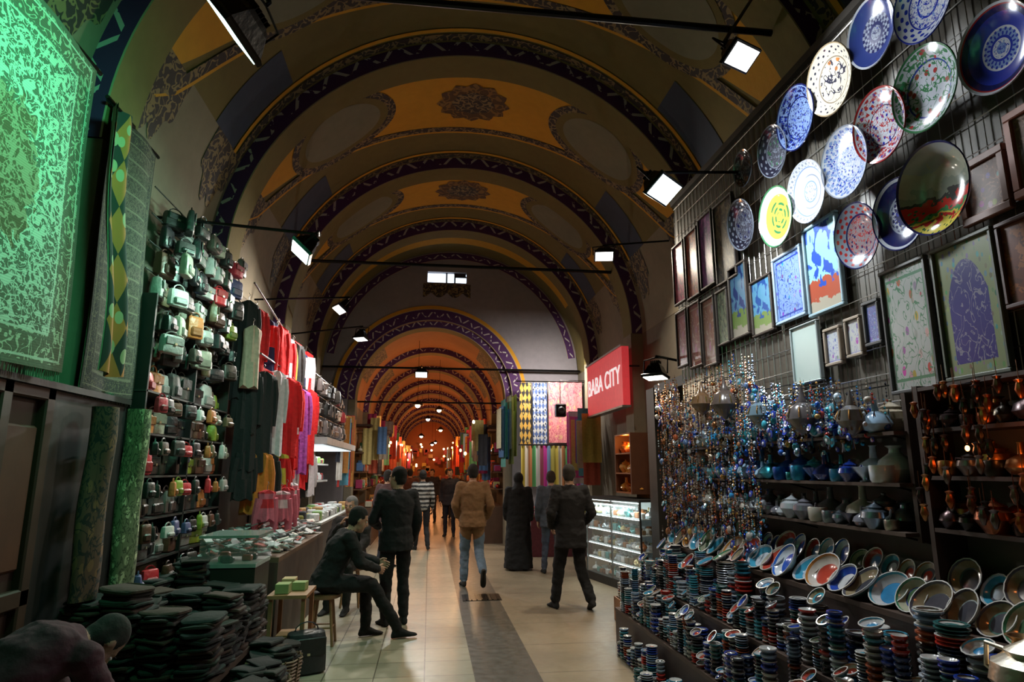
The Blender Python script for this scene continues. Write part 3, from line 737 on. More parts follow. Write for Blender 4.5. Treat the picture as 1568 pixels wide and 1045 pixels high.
for z in(.13,.367,.587,.807,1.027):
    for row in(.1,.24,.38):
        y=.06
        while y<L-.08:
            s=rnd(.07,.14); c=ch([(.6,.62,.6),(.6,.5,.25),(.5,.55,.6),(.15,.1,.05),(.65,.65,.65),(.3,.12,.05),(.1,.3,.3)])
            if rnd(0,1)<.6: vase(mb,row,y+s*.5,z,s,c,random.randrange(5),ch([GLOSS,METAL]))
            else: mb.box((row,y+s/2,z+s*.35),(.06,s*.8,s*.7),c,PAPER,ch=.006)
            y+=s*1.1
mb.build('silverware',parent=em)
mb=MB(); mb.box((.0,L/2,.69),(.004,L-.03,1.12),W,GLASS)
for z in(.35,.57,.79,1.01,1.24): mb.box((.03,L/2,z-.006),(.012,L-.1,.006),(.55,.65,.65),GLOW)
mb.build('glass_and_light_strips',parent=em,smooth=False)
l=area('case_light',(.03,L/2,1.2),(.3,0,-1),.1,1.5,14,(.85,1,.98)); l.parent=em
mb=MB(); 
mb.box((3.2,9.35,1.8),(.5,.04,.9),(.10,.03,.01)); mb.box((3.2,10.15,1.8),(.5,.04,.9),(.10,.03,.01))
mb.box((3.43,9.75,1.8),(.04,.8,.9),(.5,.18,.04),GLOWS)
for z in(1.36,1.65,1.95,2.24): mb.box((3.2,9.75,z),(.5,.8,.02),(.3,.1,.03))
for z in(1.37,1.66,1.96):
    for k in range(7): vase(mb,3.1,9.42+k*.11,z,rnd(.12,.2),ch([(.7,.3,.06),(.5,.15,.03),(.8,.45,.1)]),ch([0,1,3,4]))
mb.build('amber_display_cabinet')
point('amber_cabinet_lamp',(3.0,9.75,2.18),6,(1,.4,.1),.03)
em=empty('red_shop_sign',(3.08,11.1,3.20))
mb=MB(); mb.box((0.03,0,0),(.12,2.35,.98),(.46,.03,.035),GLOWS,ch=.01)
for z in(-.495,.495): mb.box((.02,0,z),(.15,2.39,.03),(.3,.3,.3),METAL)
mb.box((.2,-.9,.2),(.3,.03,.03),KK); mb.box((.2,.9,.2),(.3,.03,.03),KK)
mb.build('sign_box',parent=em,smooth=False)
cu=bpy.data.curves.new('sign_text','FONT'); cu.body='BABA CITY'; cu.size=.44; cu.extrude=.006; cu.align_x='CENTER'; cu.align_y='CENTER'
to=bpy.data.objects.new('lettering',cu); COL.objects.link(to); to.parent=em
to.matrix_local=Matrix.Translation((-.04,0,.02))@Matrix(((0,0,-1,0),(-1,0,0,0),(0,1,0,0),(0,0,0,1)))
cu.materials.append(emis('sign_white',(.9,.85,.85),.7))
def fabricpat(name,cols,kind,k=8):
    m,nt,b=newmat(name); uv=COORD(nt,'UV'); u,v,_=SEP(nt,uv)
    if kind=='stripe':
        cr=nt.nodes.new('ShaderNodeValToRGB'); cr.color_ramp.interpolation='CONSTANT'
        nt.links.new(MA(nt,'FRACT',MA(nt,'MULTIPLY',u,k)),cr.inputs[0]); e=cr.color_ramp.elements
        e[0].color=(*cols[0],1);e[1].position=1/len(cols);e[1].color=(*cols[1],1)
        for i,c in enumerate(cols[2:]): q=e.new((i+2)/len(cols));q.color=(*c,1)
        c=cr.outputs[0]
    elif kind=='geo':
        ck=nt.nodes.new('ShaderNodeTexChecker'); ck.inputs['Scale'].default_value=k
        nt.links.new(COMB(nt,MA(nt,'ADD',u,MA(nt,'MULTIPLY',v,2.2)),MA(nt,'SUBTRACT',u,MA(nt,'MULTIPLY',v,2.2))),ck.inputs['Vector'])
        ck.inputs[1].default_value=(*cols[0],1);ck.inputs[2].default_value=(*cols[1],1)
        vo=VORO(nt,COMB(nt,u,MA(nt,'MULTIPLY',v,3)),k*1.4); c=MIX(nt,MA(nt,'LESS_THAN',vo[0],.3),ck.outputs[0],cols[2])
    else:
        vo=VORO(nt,uv,k); n=NOISE(nt,uv,k,2,1.5)
        c=MIX(nt,MA(nt,'LESS_THAN',vo[0],.35),cols[0],cols[1]); c=MIX(nt,MA(nt,'LESS_THAN',MA(nt,'ABSOLUTE',MA(nt,'SUBTRACT',n,.5)),.04),c,cols[2])
    setc(nt,b,c); b.inputs['Roughness'].default_value=.9; return m
def hang(name,p0,p1,z0,z1,matl,amp=.02,fold=5,mb=None,idx=9,col=W):
    own=mb is None
    mb=mb or MB(); a=Vector((*p0,0));b=Vector((*p1,0)); d=(b-a); nrm=Vector((d.y,-d.x,0)).normalized(); ph=rnd(0,6)
    def fn(u,v):
        p=a+d*u+nrm*(amp*sin(u*fold*2*pi+ph)*(1.0-.4*v)); return (p.x,p.y,z0+(z1-z0)*v)
    mb.sheet(fn,max(2,fold*6) if amp>0 else 8,6,col,idx)
    if own: return mb.build(name,STD+[matl])
T_YB=fabricpat('kilim_yellow_black',[(.02,.02,.02),(.5,.28,.05),(.4,.3,.1)],'geo',3)
T_BW=fabricpat('kilim_blue_white',[(.06,.10,.25),(.45,.45,.45),(.02,.03,.06)],'geo',4)
T_PK=fabricpat('textile_pink',[(.60,.22,.22),(.6,.35,.2),(.45,.10,.14)],'flor',9)
T_ST=fabricpat('scarf_stripes',[(.6,.5,.1),(.65,.6,.5),(.5,.2,.08),(.1,.4,.15),(.6,.6,.6),(.3,.08,.12),(.6,.05,.35),(.2,.35,.6),(.5,.45,.1)],'stripe',2)
hang('hanging_kilim',(1.98,14.3),(2.24,14.3),2.25,3.65,T_YB,.01,2)
hang('hanging_kilim',(2.28,14.3),(2.60,14.3),2.25,3.65,T_BW,.01,2)
hang('hanging_textile',(2.64,14.3),(3.42,14.3),2.3,3.68,T_PK,.015,4)
hang('striped_scarves',(1.95,13.9),(3.42,13.9),1.35,2.22,T_ST,.03,14)
rod('textile_rail',(1.9,14.3,3.68),(3.48,14.3,3.68),.012); rod('textile_rail',(1.9,13.9,2.24),(3.48,13.9,2.24),.012)
area('textile_lamp',(2.6,13.3,3.95),(0,.75,-.8),.8,.15,80,(1,.92,.82))
mb=MB(); mb.box((2.75,13.5,2.95),(.22,.2,.28),(.01,.01,.01),METAL,ch=.02); mb.lathe([(.07,0),(.08,.01),(.05,.03),(.001,.02)],(.05,.05,.05),METAL,(2.75,13.39,2.95),14,R=Matrix.Rotation(pi/2,3,'X')); mb.tube([(2.75,13.5,3.08),(2.75,13.5,3.6),(3.45,13.5,3.6)],.01,(.02,.02,.02)); mb.build('loudspeaker')
mb=MB()
for i in range(11):
    y=12.2+i*.13; hang('',(2.9+rnd(-.05,.05),y),(3.3,y+.08),rnd(1.3,1.9),rnd(2.6,3.0),None,.015,2,mb=mb,idx=CLOTH,col=ch([(.5,.4,.1),(.5,.06,.25),(.1,.3,.4),(.5,.5,.45),(.4,.08,.05)]))
for i in range(9):
    x=1.5+i*.045; hang('',(x,14.7),(x+.05,14.2),rnd(1.6,2.2),rnd(3.0,3.4),None,.015,2,mb=mb,idx=CLOTH,col=ch([(.08,.25,.22),(.3,.35,.12),(.05,.12,.25),(.5,.45,.3)]))
mb.build('hanging_shawls')
mb=MB(); mb.box((2.75,13.6,.8),(1.4,.9,.04),(.15,.09,.05)); mb.box((2.75,13.2,.39),(1.4,.03,.78),(.12,.03,.04),CLOTH)
for i in range(16):
    x=2.15+.08*i; 
    for j in range(random.randint(2,6)): mb.box((x,13.35+rnd(-.03,.03),.83+j*.03),(.075,.26,.026),ch([(.5,.45,.1),(.5,.1,.3),(.1,.3,.5),(.6,.6,.5),(.4,.05,.05),(.1,.35,.15)]),CLOTH,ch=.008)
mb.build('textile_stall_table')

# ------------------------------------------------------------------ left side
def carpetmat(name,dk,lt,bd,asp=1.0,style='lace',k=14):
    m,nt,b=newmat(name); uv=COORD(nt,'UV'); u,v,_=SEP(nt,uv); P=COMB(nt,u,MA(nt,'MULTIPLY',v,asp))
    du=MA(nt,'MINIMUM',u,MA(nt,'SUBTRACT',1,u)); dv=MA(nt,'MULTIPLY',MA(nt,'MINIMUM',v,MA(nt,'SUBTRACT',1,v)),asp); d=MA(nt,'MINIMUM',du,dv)
    n=NOISE(nt,P,k,1,1.2); w=MA(nt,'ABSOLUTE',MA(nt,'SUBTRACT',n,.5)); n2=NOISE(nt,P,k*2.2,2,1.0); w2=MA(nt,'ABSOLUTE',MA(nt,'SUBTRACT',n2,.5))
    lace=MA(nt,'MAXIMUM',MA(nt,'LESS_THAN',w,.045),MA(nt,'LESS_THAN',w2,.035))
    if style=='lace': field=MIX(nt,lace,dk,lt)
    elif style=='rows':
        r=MA(nt,'FRACT',MA(nt,'MULTIPLY',v,16)); field=MIX(nt,MA(nt,'LESS_THAN',r,.12),MIX(nt,MA(nt,'MULTIPLY',lace,.55),dk,lt),lt)
    cu_=MA(nt,'MULTIPLY',MA(nt,'SUBTRACT',u,.5),2.6); cv=MA(nt,'MULTIPLY',MA(nt,'SUBTRACT',v,.5),2.6)
    rr=MA(nt,'SQRT',MA(nt,'ADD',MA(nt,'MULTIPLY',cu_,cu_),MA(nt,'MULTIPLY',cv,cv)))
    rr=MA(nt,'ADD',rr,MA(nt,'MULTIPLY',MA(nt,'SUBTRACT',n,.5),.6))
    if style=='lace':
        core=MIX(nt,lace,(dk[0]*1.1,dk[1]*.7,dk[2]*.5),(lt[0]*.7,lt[1]*.5,lt[2]*.4))
        field=MIX(nt,MA(nt,'LESS_THAN',rr,.55),field,core)
    vo=VORO(nt,P,k*1.9); bl=NOISE(nt,P,k*1.6,1,1.0)
    border=MIX(nt,MA(nt,'MAXIMUM',MA(nt,'LESS_THAN',vo[0],.22),MA(nt,'LESS_THAN',MA(nt,'ABSOLUTE',MA(nt,'SUBTRACT',bl,.5)),.035)),bd,(lt[0]*.8,lt[1]*.8,lt[2]*.7))
    c=MIX(nt,MA(nt,'LESS_THAN',d,.13),field,border)
    for q in(.13,.115,.035): c=MIX(nt,MA(nt,'LESS_THAN',MA(nt,'ABSOLUTE',MA(nt,'SUBTRACT',d,q)),.004),c,lt if q!=.115 else dk)
    c=MIX(nt,MA(nt,'LESS_THAN',d,.02),c,(dk[0],dk[1],dk[2]))
    wv=MA(nt,'MULTIPLY_ADD',MA(nt,'SINE',MA(nt,'MULTIPLY',v,900)),.12,.88)
    c=MIX(nt,1.0,c,COMB(nt,wv,wv,wv),'MULTIPLY')
    setc(nt,b,c); b.inputs['Roughness'].default_value=.95; BUMP(nt,b,n2,.35,.01); return m
C1=carpetmat('carpet_pale_arabesque',(.12,.11,.08),(.52,.52,.45),(.12,.10,.07),1.35,'lace',14)
C2=carpetmat('carpet_dark_rows',(.05,.035,.03),(.17,.14,.10),(.04,.03,.03),2.1,'rows',16)
C3=fabricpat('kilim_rust_geometric',[(.03,.03,.03),(.50,.15,.04),(.40,.34,.22)],'geo',2.5)
def carpet(name,y0,y1,z0,z1,matl,x=-2.2,amp=.012,lean=.03,skew=0,fr=True):
    mb=MB(); W_=y1-y0;H=z1-z0
    def fn(o):
        return lambda u,v:(x+o-lean*v+amp*sin(u*9+v*2)+amp*.6*sin(v*7),y0+W_*u+skew*(1-v),z0+H*v+.02*sin(u*pi)*(1-v)*-1)
    mb.sheet(fn(0),24,24,W,9); mb.sheet(fn(-.012),24,24,(.2,.18,.12),CLOTH)
    if fr:
        for i in range(int(W_/.018)):
            y=y0+.018*i+.009+skew; mb.tube([(x-.006,y,z0+.01),(x-.006+rnd(-.01,.01),y+rnd(-.005,.005),z0-.06)],.003,(.4,.38,.3),CLOTH,3)
    mb.tube([(x-lean-.01,y0-.05,z1),(x-lean-.01,y1+.05,z1)],.014,(.03,.03,.03),METAL,6)
    return mb.build(name,STD+[matl])
carpet('hanging_carpet',2.45,4.02,2.26,4.24,C1,x=-2.16)
carpet('hanging_carpet',4.36,5.10,2.22,4.20,C2,x=-2.22)
carpet('hanging_kilim',4.06,4.34,2.30,4.05,C3,x=-2.02,amp=.03,lean=.08,skew=.1,fr=False)
def roll(name,x,y,z0,z1,r,matl,tilt=0):
    mb=MB()
    def fn(u,v):
        a=2*pi*u; rr=r*(1+.12*sin(3*a+v*3)+.1*sin(v*9+a)); return (x+rr*cos(a)*.7,y+rr*sin(a)+tilt*v,z0+(z1-z0)*v)
    mb.sheet(fn,24,16,W,9); mb.sheet(lambda u,v:fn(u,1) if v>.5 else (x,y+tilt,z1),24,1,(.1,.1,.08),CLOTH)
    return mb.build(name,STD+[matl])
C4=fabricpat('rug_olive_floral',[(.14,.15,.08),(.40,.40,.24),(.05,.06,.03)],'flor',13)
C5=fabricpat('rug_brown',[(.10,.045,.03),(.18,.08,.04),(.02,.015,.015)],'flor',9)
roll('rolled_rug',-2.05,4.82,.92,2.12,.10,C4,.04)
roll('rolled_rug',-2.10,4.44,.92,2.10,.10,C5,.05)
mb=MB(); dc=(.025,.008,.004)
mb.box((-2.32,3.2,1.1),(.08,1.9,2.2),dc); mb.box((-2.255,4.6,1.1),(.04,.92,2.2),(.007,.007,.007))  # second box: near-black panel added over the lit pilaster to darken the gap
for y in(2.3,3.0,3.7,4.1): mb.box((-2.26,y,1.1),(.06,.09,2.2),(.035,.012,.006),ch=.01)
for z in(.05,1.0,2.15): mb.box((-2.255,3.2,z),(.05,1.9,.1),(.035,.012,.006),ch=.01)
for y in(2.65,3.35,3.9): mb.box((-2.27,y,1.55),(.03,.3,.8),(.07,.018,.008),ch=.02)
mb.box((-2.3,3.9,2.19),(.2,2.3,.04),(.01,.01,.01))
mb.build('door_and_dark_cover',smooth=False)
def handbag(mb,c,w,h,d,col,R=None,flap=True,hl=.12):
    R=R or Matrix.Identity(3); c=Vector(c)
    rings=[]
    for t,fw,fd in((0,.90,.8),(.06,1,1),(.45,1.0,1.0),(.82,.97,.85),(.95,.92,.7),(1,.80,.4)):
        ring=[]
        for j in range(12):
            a=2*pi*j/12; ca,sa=cos(a),sin(a)
            ring.append(c+R@Vector((math.copysign(abs(ca)**.45,ca)*w/2*fw,math.copysign(abs(sa)**.6,sa)*d/2*fd,t*h)))
        rings.append(ring)
    mb.loft(rings,col,LEATHER)
    d2=tuple(q*.55 for q in col)
    if flap: 
        mb.box(c+R@Vector((0,-d*.5,h*.66)),(w*.86,.012,h*.42),d2,LEATHER,R=R,ch=.005)
        mb.box(c+R@Vector((0,-d*.5-.008,h*.5)),(.025,.008,.018),(.6,.55,.4),METAL,R=R)
    else:
        mb.box(c+R@Vector((0,-d*.5,h*.30)),(w*.7,.03,h*.42),d2,LEATHER,R=R,ch=.012)
    pts=[c+R@Vector((w*.3*cos(pi*k/6),0,h*.97+hl*sin(pi*k/6))) for k in range(7)]
    mb.tube(pts,.006,d2,LEATHER,4)
bagpal=[(.02,.018,.018),(.03,.028,.028),(.02,.018,.022),(.05,.035,.028),(.36,.30,.30),(.16,.13,.13),(.10,.035,.02),(.015,.012,.015),(.14,.09,.05),(.015,.013,.013),(.32,.27,.22),(.02,.015,.02),(.06,.05,.05)]
accent=[(.55,.02,.03),(.50,.14,.04),(.25,.28,.03),(.55,.48,.48),(.50,.03,.05),(.08,.08,.2)]
mb=MB(); mf=MB()
for z in [1.02,1.34,1.66,1.98,2.30]:
    mf.box((-2.3,6.1,z-.01),(.34,2.0,.015),(.03,.03,.03))
    y=5.14
    while y<6.95:
        wv=rnd(.15,.25); h=rnd(.15,.23)
        handbag(mb,(-2.24+rnd(-.03,.03),y+wv/2,z),wv,h,rnd(.09,.14),ch(bagpal) if rnd(0,1)<.80 else ch(accent),Matrix.Rotation(pi/2+rnd(-.35,.35),3,'Z'),rnd(0,1)<.5,rnd(.03,.06)); y+=wv*.98
    y=5.15
    while y<6.95:
        wv=rnd(.09,.16); handbag(mb,(-2.07+rnd(-.02,.02),y+wv/2,z-.17),wv,rnd(.09,.14),.06,ch(bagpal+accent),Matrix.Rotation(pi/2+rnd(-.5,.5),3,'Z'),False,.03); y+=wv*rnd(1.2,2.4)
for y in(5.12,6.1,7.08): mf.box((-2.3,y,2.0),(.34,.025,2.1),(.012,.012,.012))
for r in range(6):
    z=2.62+r*.23
    mf.tube([(-2.28,5.2,z+.2),(-2.28,7.1,z+.2)],.006,(.2,.2,.2))
    for x0 in(-2.25,-2.12):
        y=5.2+.04*r+(x0>-2.2)*.07
        while y<7.0:
            wv=rnd(.12,.22); handbag(mb,(x0+rnd(-.03,.04),y+wv/2,z-.03+rnd(-.04,.04)),wv,rnd(.12,.20),rnd(.07,.11),ch(bagpal) if rnd(0,1)<.88 else ch(accent),Matrix.Rotation(pi/2+rnd(-.6,.6),3,'Z'),rnd(0,1)<.4,rnd(.03,.05)); y+=wv*(1.05 if x0<-2.2 else 1.35)
mf.build('bag_shelf_rack',smooth=False); mb.build('handbags')
mb=MB(); mf=MB()
for r in range(3):
    z=2.30+r*.3
    mf.tube([(-1.75,9.9,z+.24),(-1.75,13.2,z+.24)],.008,(.2,.2,.2)); y=9.9
    while y<13.0:
        wv=rnd(.18,.3); handbag(mb,(-1.75+rnd(-.06,.06),y+wv/2,z-.03),wv,rnd(.18,.24),rnd(.1,.14),ch(bagpal+[(.3,.02,.03)]),Matrix.Rotation(pi/2+rnd(-.4,.4),3,'Z'),rnd(0,1)<.5,.05); y+=wv
mf.build('bag_hanging_rails'); mb.build('hanging_handbags')
def garment(mb,x,y,zt,L,w,col,yaw,trim=None,sleeves=True):
    T=Matrix.Translation((x,y,zt))@Matrix.Rotation(yaw,4,'Z'); old=mb.T; mb.T=T
    rings=[];n=18;ph=rnd(0,6)
    for t,f,dd in((0,.22,.04),(-.03,.55,.045),(-.07,.95,.05),(-.12,1.0,.055),(-.3,.90,.05),(-.6,.94,.055),(-1,1.02,.07)):
        zz=t*L if t<-.12 else t*min(L,.7)
        rings.append([((w/2*f)*cos(2*pi*j/n)*(1+.05*sin(3*j+ph)),dd*sin(2*pi*j/n)*(1+.35*sin(2.5*j+ph+t*3)),zz+(.02*sin(j*1.7+ph) if t==-1 else 0)) for j in range(n)])
    cols=None
    if trim: cols=[col,col,col,trim,col,trim]
    mb.loft(rings,col,CLOTH,cols=cols)
    if sleeves:
        for s in(-1,1):
            mb.tube([(s*w*.40,0,-.09),(s*w*.50,.01,-.25),(s*w*.52,.02,-.45),(s*w*.52,.03,-min(.62,L*.8))],[.045,.045,.04,.036],trim or col,CLOTH,8)
    mb.tube([(0,0,-.0),(0,0,.05),(.015,0,.07),(0,0,.09)],.004,(.5,.5,.5),METAL,4)
    mb.T=old
mb=MB()
BKc=(.012,.012,.014);REDc=(.62,.012,.015);NVc=(.015,.02,.08);WHc=(.55,.50,.55)
seqs=([BKc,REDc,WHc,NVc,BKc,REDc,(.10,.13,.30),WHc,(.60,.3,.04),BKc,REDc,NVc,WHc,REDc,BKc,WHc],
      [BKc,BKc,REDc,WHc,(.10,.13,.28),REDc,BKc,WHc,REDc,(.3,.05,.3),BKc,REDc,WHc,NVc,REDc,BKc],
      [BKc,(.5,.15,.02),REDc,BKc,WHc,(.5,.4,.05),BKc,REDc,NVc,WHc,BKc,REDc,BKc,WHc,REDc,BKc])
for r,(zt,L,x0) in enumerate(((3.72,1.15,-2.05),(2.9,1.05,-1.92),(2.0,.6,-1.95))):
    y=7.46
    i=0
    while y<9.7:
        # each garment steps a little further into the aisle so its front panel shows beside its neighbour
        garment(mb,x0-.12+.09*(y-7.46)+rnd(-.03,.06)+(.10 if i%2 else 0),y,zt-.12*(y-7.3)*(r==0)-rnd(0,.14),L*rnd(.8,1.15),rnd(.24,.32),seqs[r][i%16],rnd(.35,.8),None if i<2 else ch([None,None,None,WHc,REDc])); y+=rnd(.14,.19); i+=1
    mb.tube([(x0,7.4,zt+.09),(x0,9.75,zt+.09-.3*(r==0))],.012,(.1,.1,.1),METAL,6)
garment(mb,-2.02,7.38,3.3,.7,.20,(.50,.36,.28),.6,None,False)
for k in range(5): garment(mb,-1.72+rnd(-.05,.05),7.5+k*.3,1.5+rnd(-.05,.05),.32,.2,ch([(.55,.35,.4),(.6,.55,.6),(.5,.02,.03)]),rnd(.2,.7),(.5,.1,.15))
mb.build('hanging_clothes')
mb=MB()
for i in range(24):
    y=13.3+i*.065; c=ch([(.5,.05,.04),(.1,.3,.4),(.5,.45,.4),(.45,.2,.05),(.02,.02,.03),(.4,.35,.1)])
    hang('',(-1.85+rnd(-.03,.03),y),(-1.85+rnd(-.1,.1)+.12,y+.05),rnd(1.3,1.9),rnd(2.5,2.95),None,.01,2,mb=mb,idx=CLOTH,col=c)
mb.build('hanging_scarves')
mb=MB()
mb.box((-1.95,11.4,2.12),(.95,3.6,.10),(.30,.32,.33)); mb.box((-1.95,11.4,2.062),(.8,3.4,.012),(.85,.95,1),GLOWS)
for z in(1.5,1.8): mb.box((-2.2,11.4,z),(.45,3.5,.03),(.4,.4,.38))
mb.box((-1.9,11.4,.95),(.8,3.5,.03),(.35,.35,.33)); mb.box((-1.52,11.4,.47),(.03,3.5,.94),(.08,.07,.06))
mb.box((-2.46,11.4,1.5),(.03,3.6,1.2),(.25,.24,.22))
mb.build('shop_canopy_counter',smooth=False)
area('canopy_lamp',(-1.95,11.4,2.04),(0,0,-1),.6,3.2,32,(.95,1,1))
mb=MB()
for z in(.966,1.516,1.816):
    for x in((-1.65,-1.85,-2.05) if z<1 else(-2.1,-2.25)):
        y=9.75
        while y<13.0:
            s=rnd(.08,.2); c=ch([(.5,.5,.48),(.4,.35,.1),(.4,.05,.05),(.05,.05,.06),(.2,.35,.1),(.6,.6,.6),(.45,.25,.1)])
            mb.box((x,y+s/2,z+s*.35),(.14,s*.9,s*.7),c,ch([PAPER,CLOTH,LEATHER]),R=Matrix.Rotation(rnd(-.3,.3),3,'Z'),ch=.015); y+=s*1.1
mb.build('boxed_goods')
mb=MB()
mb.box((-1.85,7.9,.86),(.9,2.6,.05),(.12,.07,.04)); mb.box((-1.42,7.9,.42),(.04,2.6,.84),(.06,.04,.03)); mb.box((-1.85,6.6,.42),(.9,.04,.84),(.06,.04,.03))
mb.box((-1.85,9.2,.42),(.9,.04,.84),(.06,.04,.03))
mb.build('shop_counter',smooth=False)
mb=MB()
for i in range(420):
    x=rnd(-2.2,-1.45);y=rnd(6.66,9.15); hgt=.22*max(0,1-((x+1.85)/.5)**2)
    mb.box((x,y,.90+rnd(0,hgt)),(rnd(.06,.14),rnd(.05,.11),.012),ch([(.5,.5,.52),(.55,.52,.48),(.35,.38,.4),(.1,.1,.1),(.4,.42,.45),(.3,.05,.04),(.6,.6,.62)]),PAPER,R=Matrix.Rotation(rnd(0,3),3,'Z')@Matrix.Rotation(rnd(-.4,.4),3,'X')@Matrix.Rotation(rnd(-.4,.4),3,'Y'))
mb.build('heap_of_packets',smooth=False)
mb=MB()
mb.box((-1.62,5.98,.93),(.45,.5,.03),(.3,.34,.33)); mb.box((-1.62,5.98,1.05),(.45,.5,.2),W,GLASS); mb.box((-1.62,5.98,1.16),(.47,.52,.02),(.25,.32,.30),GLOSS)
mb.box((-1.62,5.98,.46),(.44,.48,.90),(.03,.025,.02))
for i in range(10): mb.box((-1.62+rnd(-.15,.15),5.98+rnd(-.18,.18),.97),(.08,.06,.05),ch([(.4,.4,.3),(.05,.05,.05),(.3,.1,.05)]),LEATHER,ch=.01)
mb.build('tabletop_showcase',smooth=False)
mb=MB(); tc=(.30,.15,.07)
mb.box((-1.22,6.42,.60),(.34,.5,.03),tc)
for a in(-.14,.14):
    for b in(-.21,.21): mb.box((-1.22+a,6.42+b,.293),(.035,.035,.583),tc)
mb.box((-1.22,6.42,.2),(.28,.42,.02),tc)
mb.build('small_wooden_table',smooth=False)
mb=MB()
for i,(x,y,s) in enumerate(((-1.28,6.3,.14),(-1.16,6.45,.12),(-1.28,6.56,.15))): mb.box((x,y,.617+s*.3),(.12,s,s*.6),ch([(.35,.35,.08),(.4,.3,.15),(.25,.3,.12)]),PAPER,ch=.004,R=Matrix.Rotation(rnd(-.1,.1),3,'Z'))
mb.box((-1.22,6.42,.235),(.2,.25,.045),(.3,.2,.1),PAPER); mb.build('small_boxes',smooth=False)
mb=MB(); mb.box((-1.72,5.05,.42),(.9,1.35,.04),(.06,.04,.03))
for a in(-.4,.4):
    for b in(-.62,.62): mb.box((-1.72+a,5.05+b,.2),(.05,.05,.40),(.06,.04,.03))
mb.build('low_goods_table',smooth=False)
dkp=[(.008,.008,.009),(.013,.011,.010),(.020,.016,.013),(.008,.012,.011),(.035,.03,.028),(.012,.012,.013),(.035,.018,.012)]
def fold(mb,x,y,z,sx,sy,n,yaw):
    for j in range(n):
        h=rnd(.016,.028); c=ch(dkp); R=Matrix.Rotation(yaw+rnd(-.3,.3),3,'Z')@Matrix.Rotation(rnd(-.10,.10),3,'X')@Matrix.Rotation(rnd(-.08,.08),3,'Y')
        a=sx/2*rnd(.85,1.1); b=sy/2*rnd(.85,1.1); cx=x+rnd(-.02,.02); cy=y+rnd(-.02,.02); ph=rnd(0,6)
        rs=[]
        for zz,f in((0,.94),(.25,1.0),(.75,1.0),(1,.93)):
            rs.append([Vector((cx,cy,z))+R@Vector((a*f*math.copysign(abs(cos(q))**.28,cos(q))*(1+.03*sin(5*q+ph)),b*f*math.copysign(abs(sin(q))**.28,sin(q))*(1+.03*cos(4*q+ph)),zz*h+.006*sin(3*q+ph))) for q in [2*pi*k/20 for k in range(20)]])
        mb.loft(rs,c,CLOTH); z+=h*.9
mb=MB()
for ix in range(4):
    for iy in range(6):
        fold(mb,-2.06+ix*.22,4.5+iy*.22,.445,.23,.25,random.randint(18,27) if ix<2 else random.randint(13,23),rnd(-.3,.3))
mb.build('folded_dark_textiles')
mb=MB(); mg=MB()
for (bx,by,br,bh) in((-1.08,4.35,.20,.36),(-1.08,4.80,.19,.33),(-1.10,5.24,.20,.36),(-1.5,3.98,.19,.4)):
    n=20
    for k in range(n):
        a=2*pi*k/n; mb.tube([(bx+br*.82*cos(a),by+br*.82*sin(a),.004),(bx+br*cos(a),by+br*sin(a),bh)],.006,(.12,.07,.035),WOOD,4)
    z=.012
    while z<bh:
        r=br*(.82+.18*z/bh); mb.tube([(bx+(r+.006*(-1)**q)*cos(2*pi*q/n),by+(r+.006*(-1)**q)*sin(2*pi*q/n),z) for q in range(n+1)],.007,(.15,.09,.045),WOOD,4); z+=.024
    mb.lathe([(br*.82,0),(br*.82,.006),(.001,.006)],(.06,.035,.02),WOOD,(bx,by,.002),16)
    for q in range(9): fold(mg,bx+rnd(-.07,.07),by+rnd(-.07,.07),bh-.08+rnd(0,.05),.17,.2,random.randint(4,7),rnd(0,3))
mb.build('wicker_baskets'); mg.build('bundled_dark_textiles')
mb=MB()
handbag(mb,(-1.02,6.1,.0),.34,.34,.22,(.02,.022,.025),Matrix.Rotation(.4,3,'Z'),True,.08); mb.build('duffel_bag')
mb=MB(); handbag(mb,(-1.15,5.72,.0),.3,.3,.2,(.03,.025,.02),Matrix.Rotation(1.0,3,'Z'),True,.08); mb.build('duffel_bag')

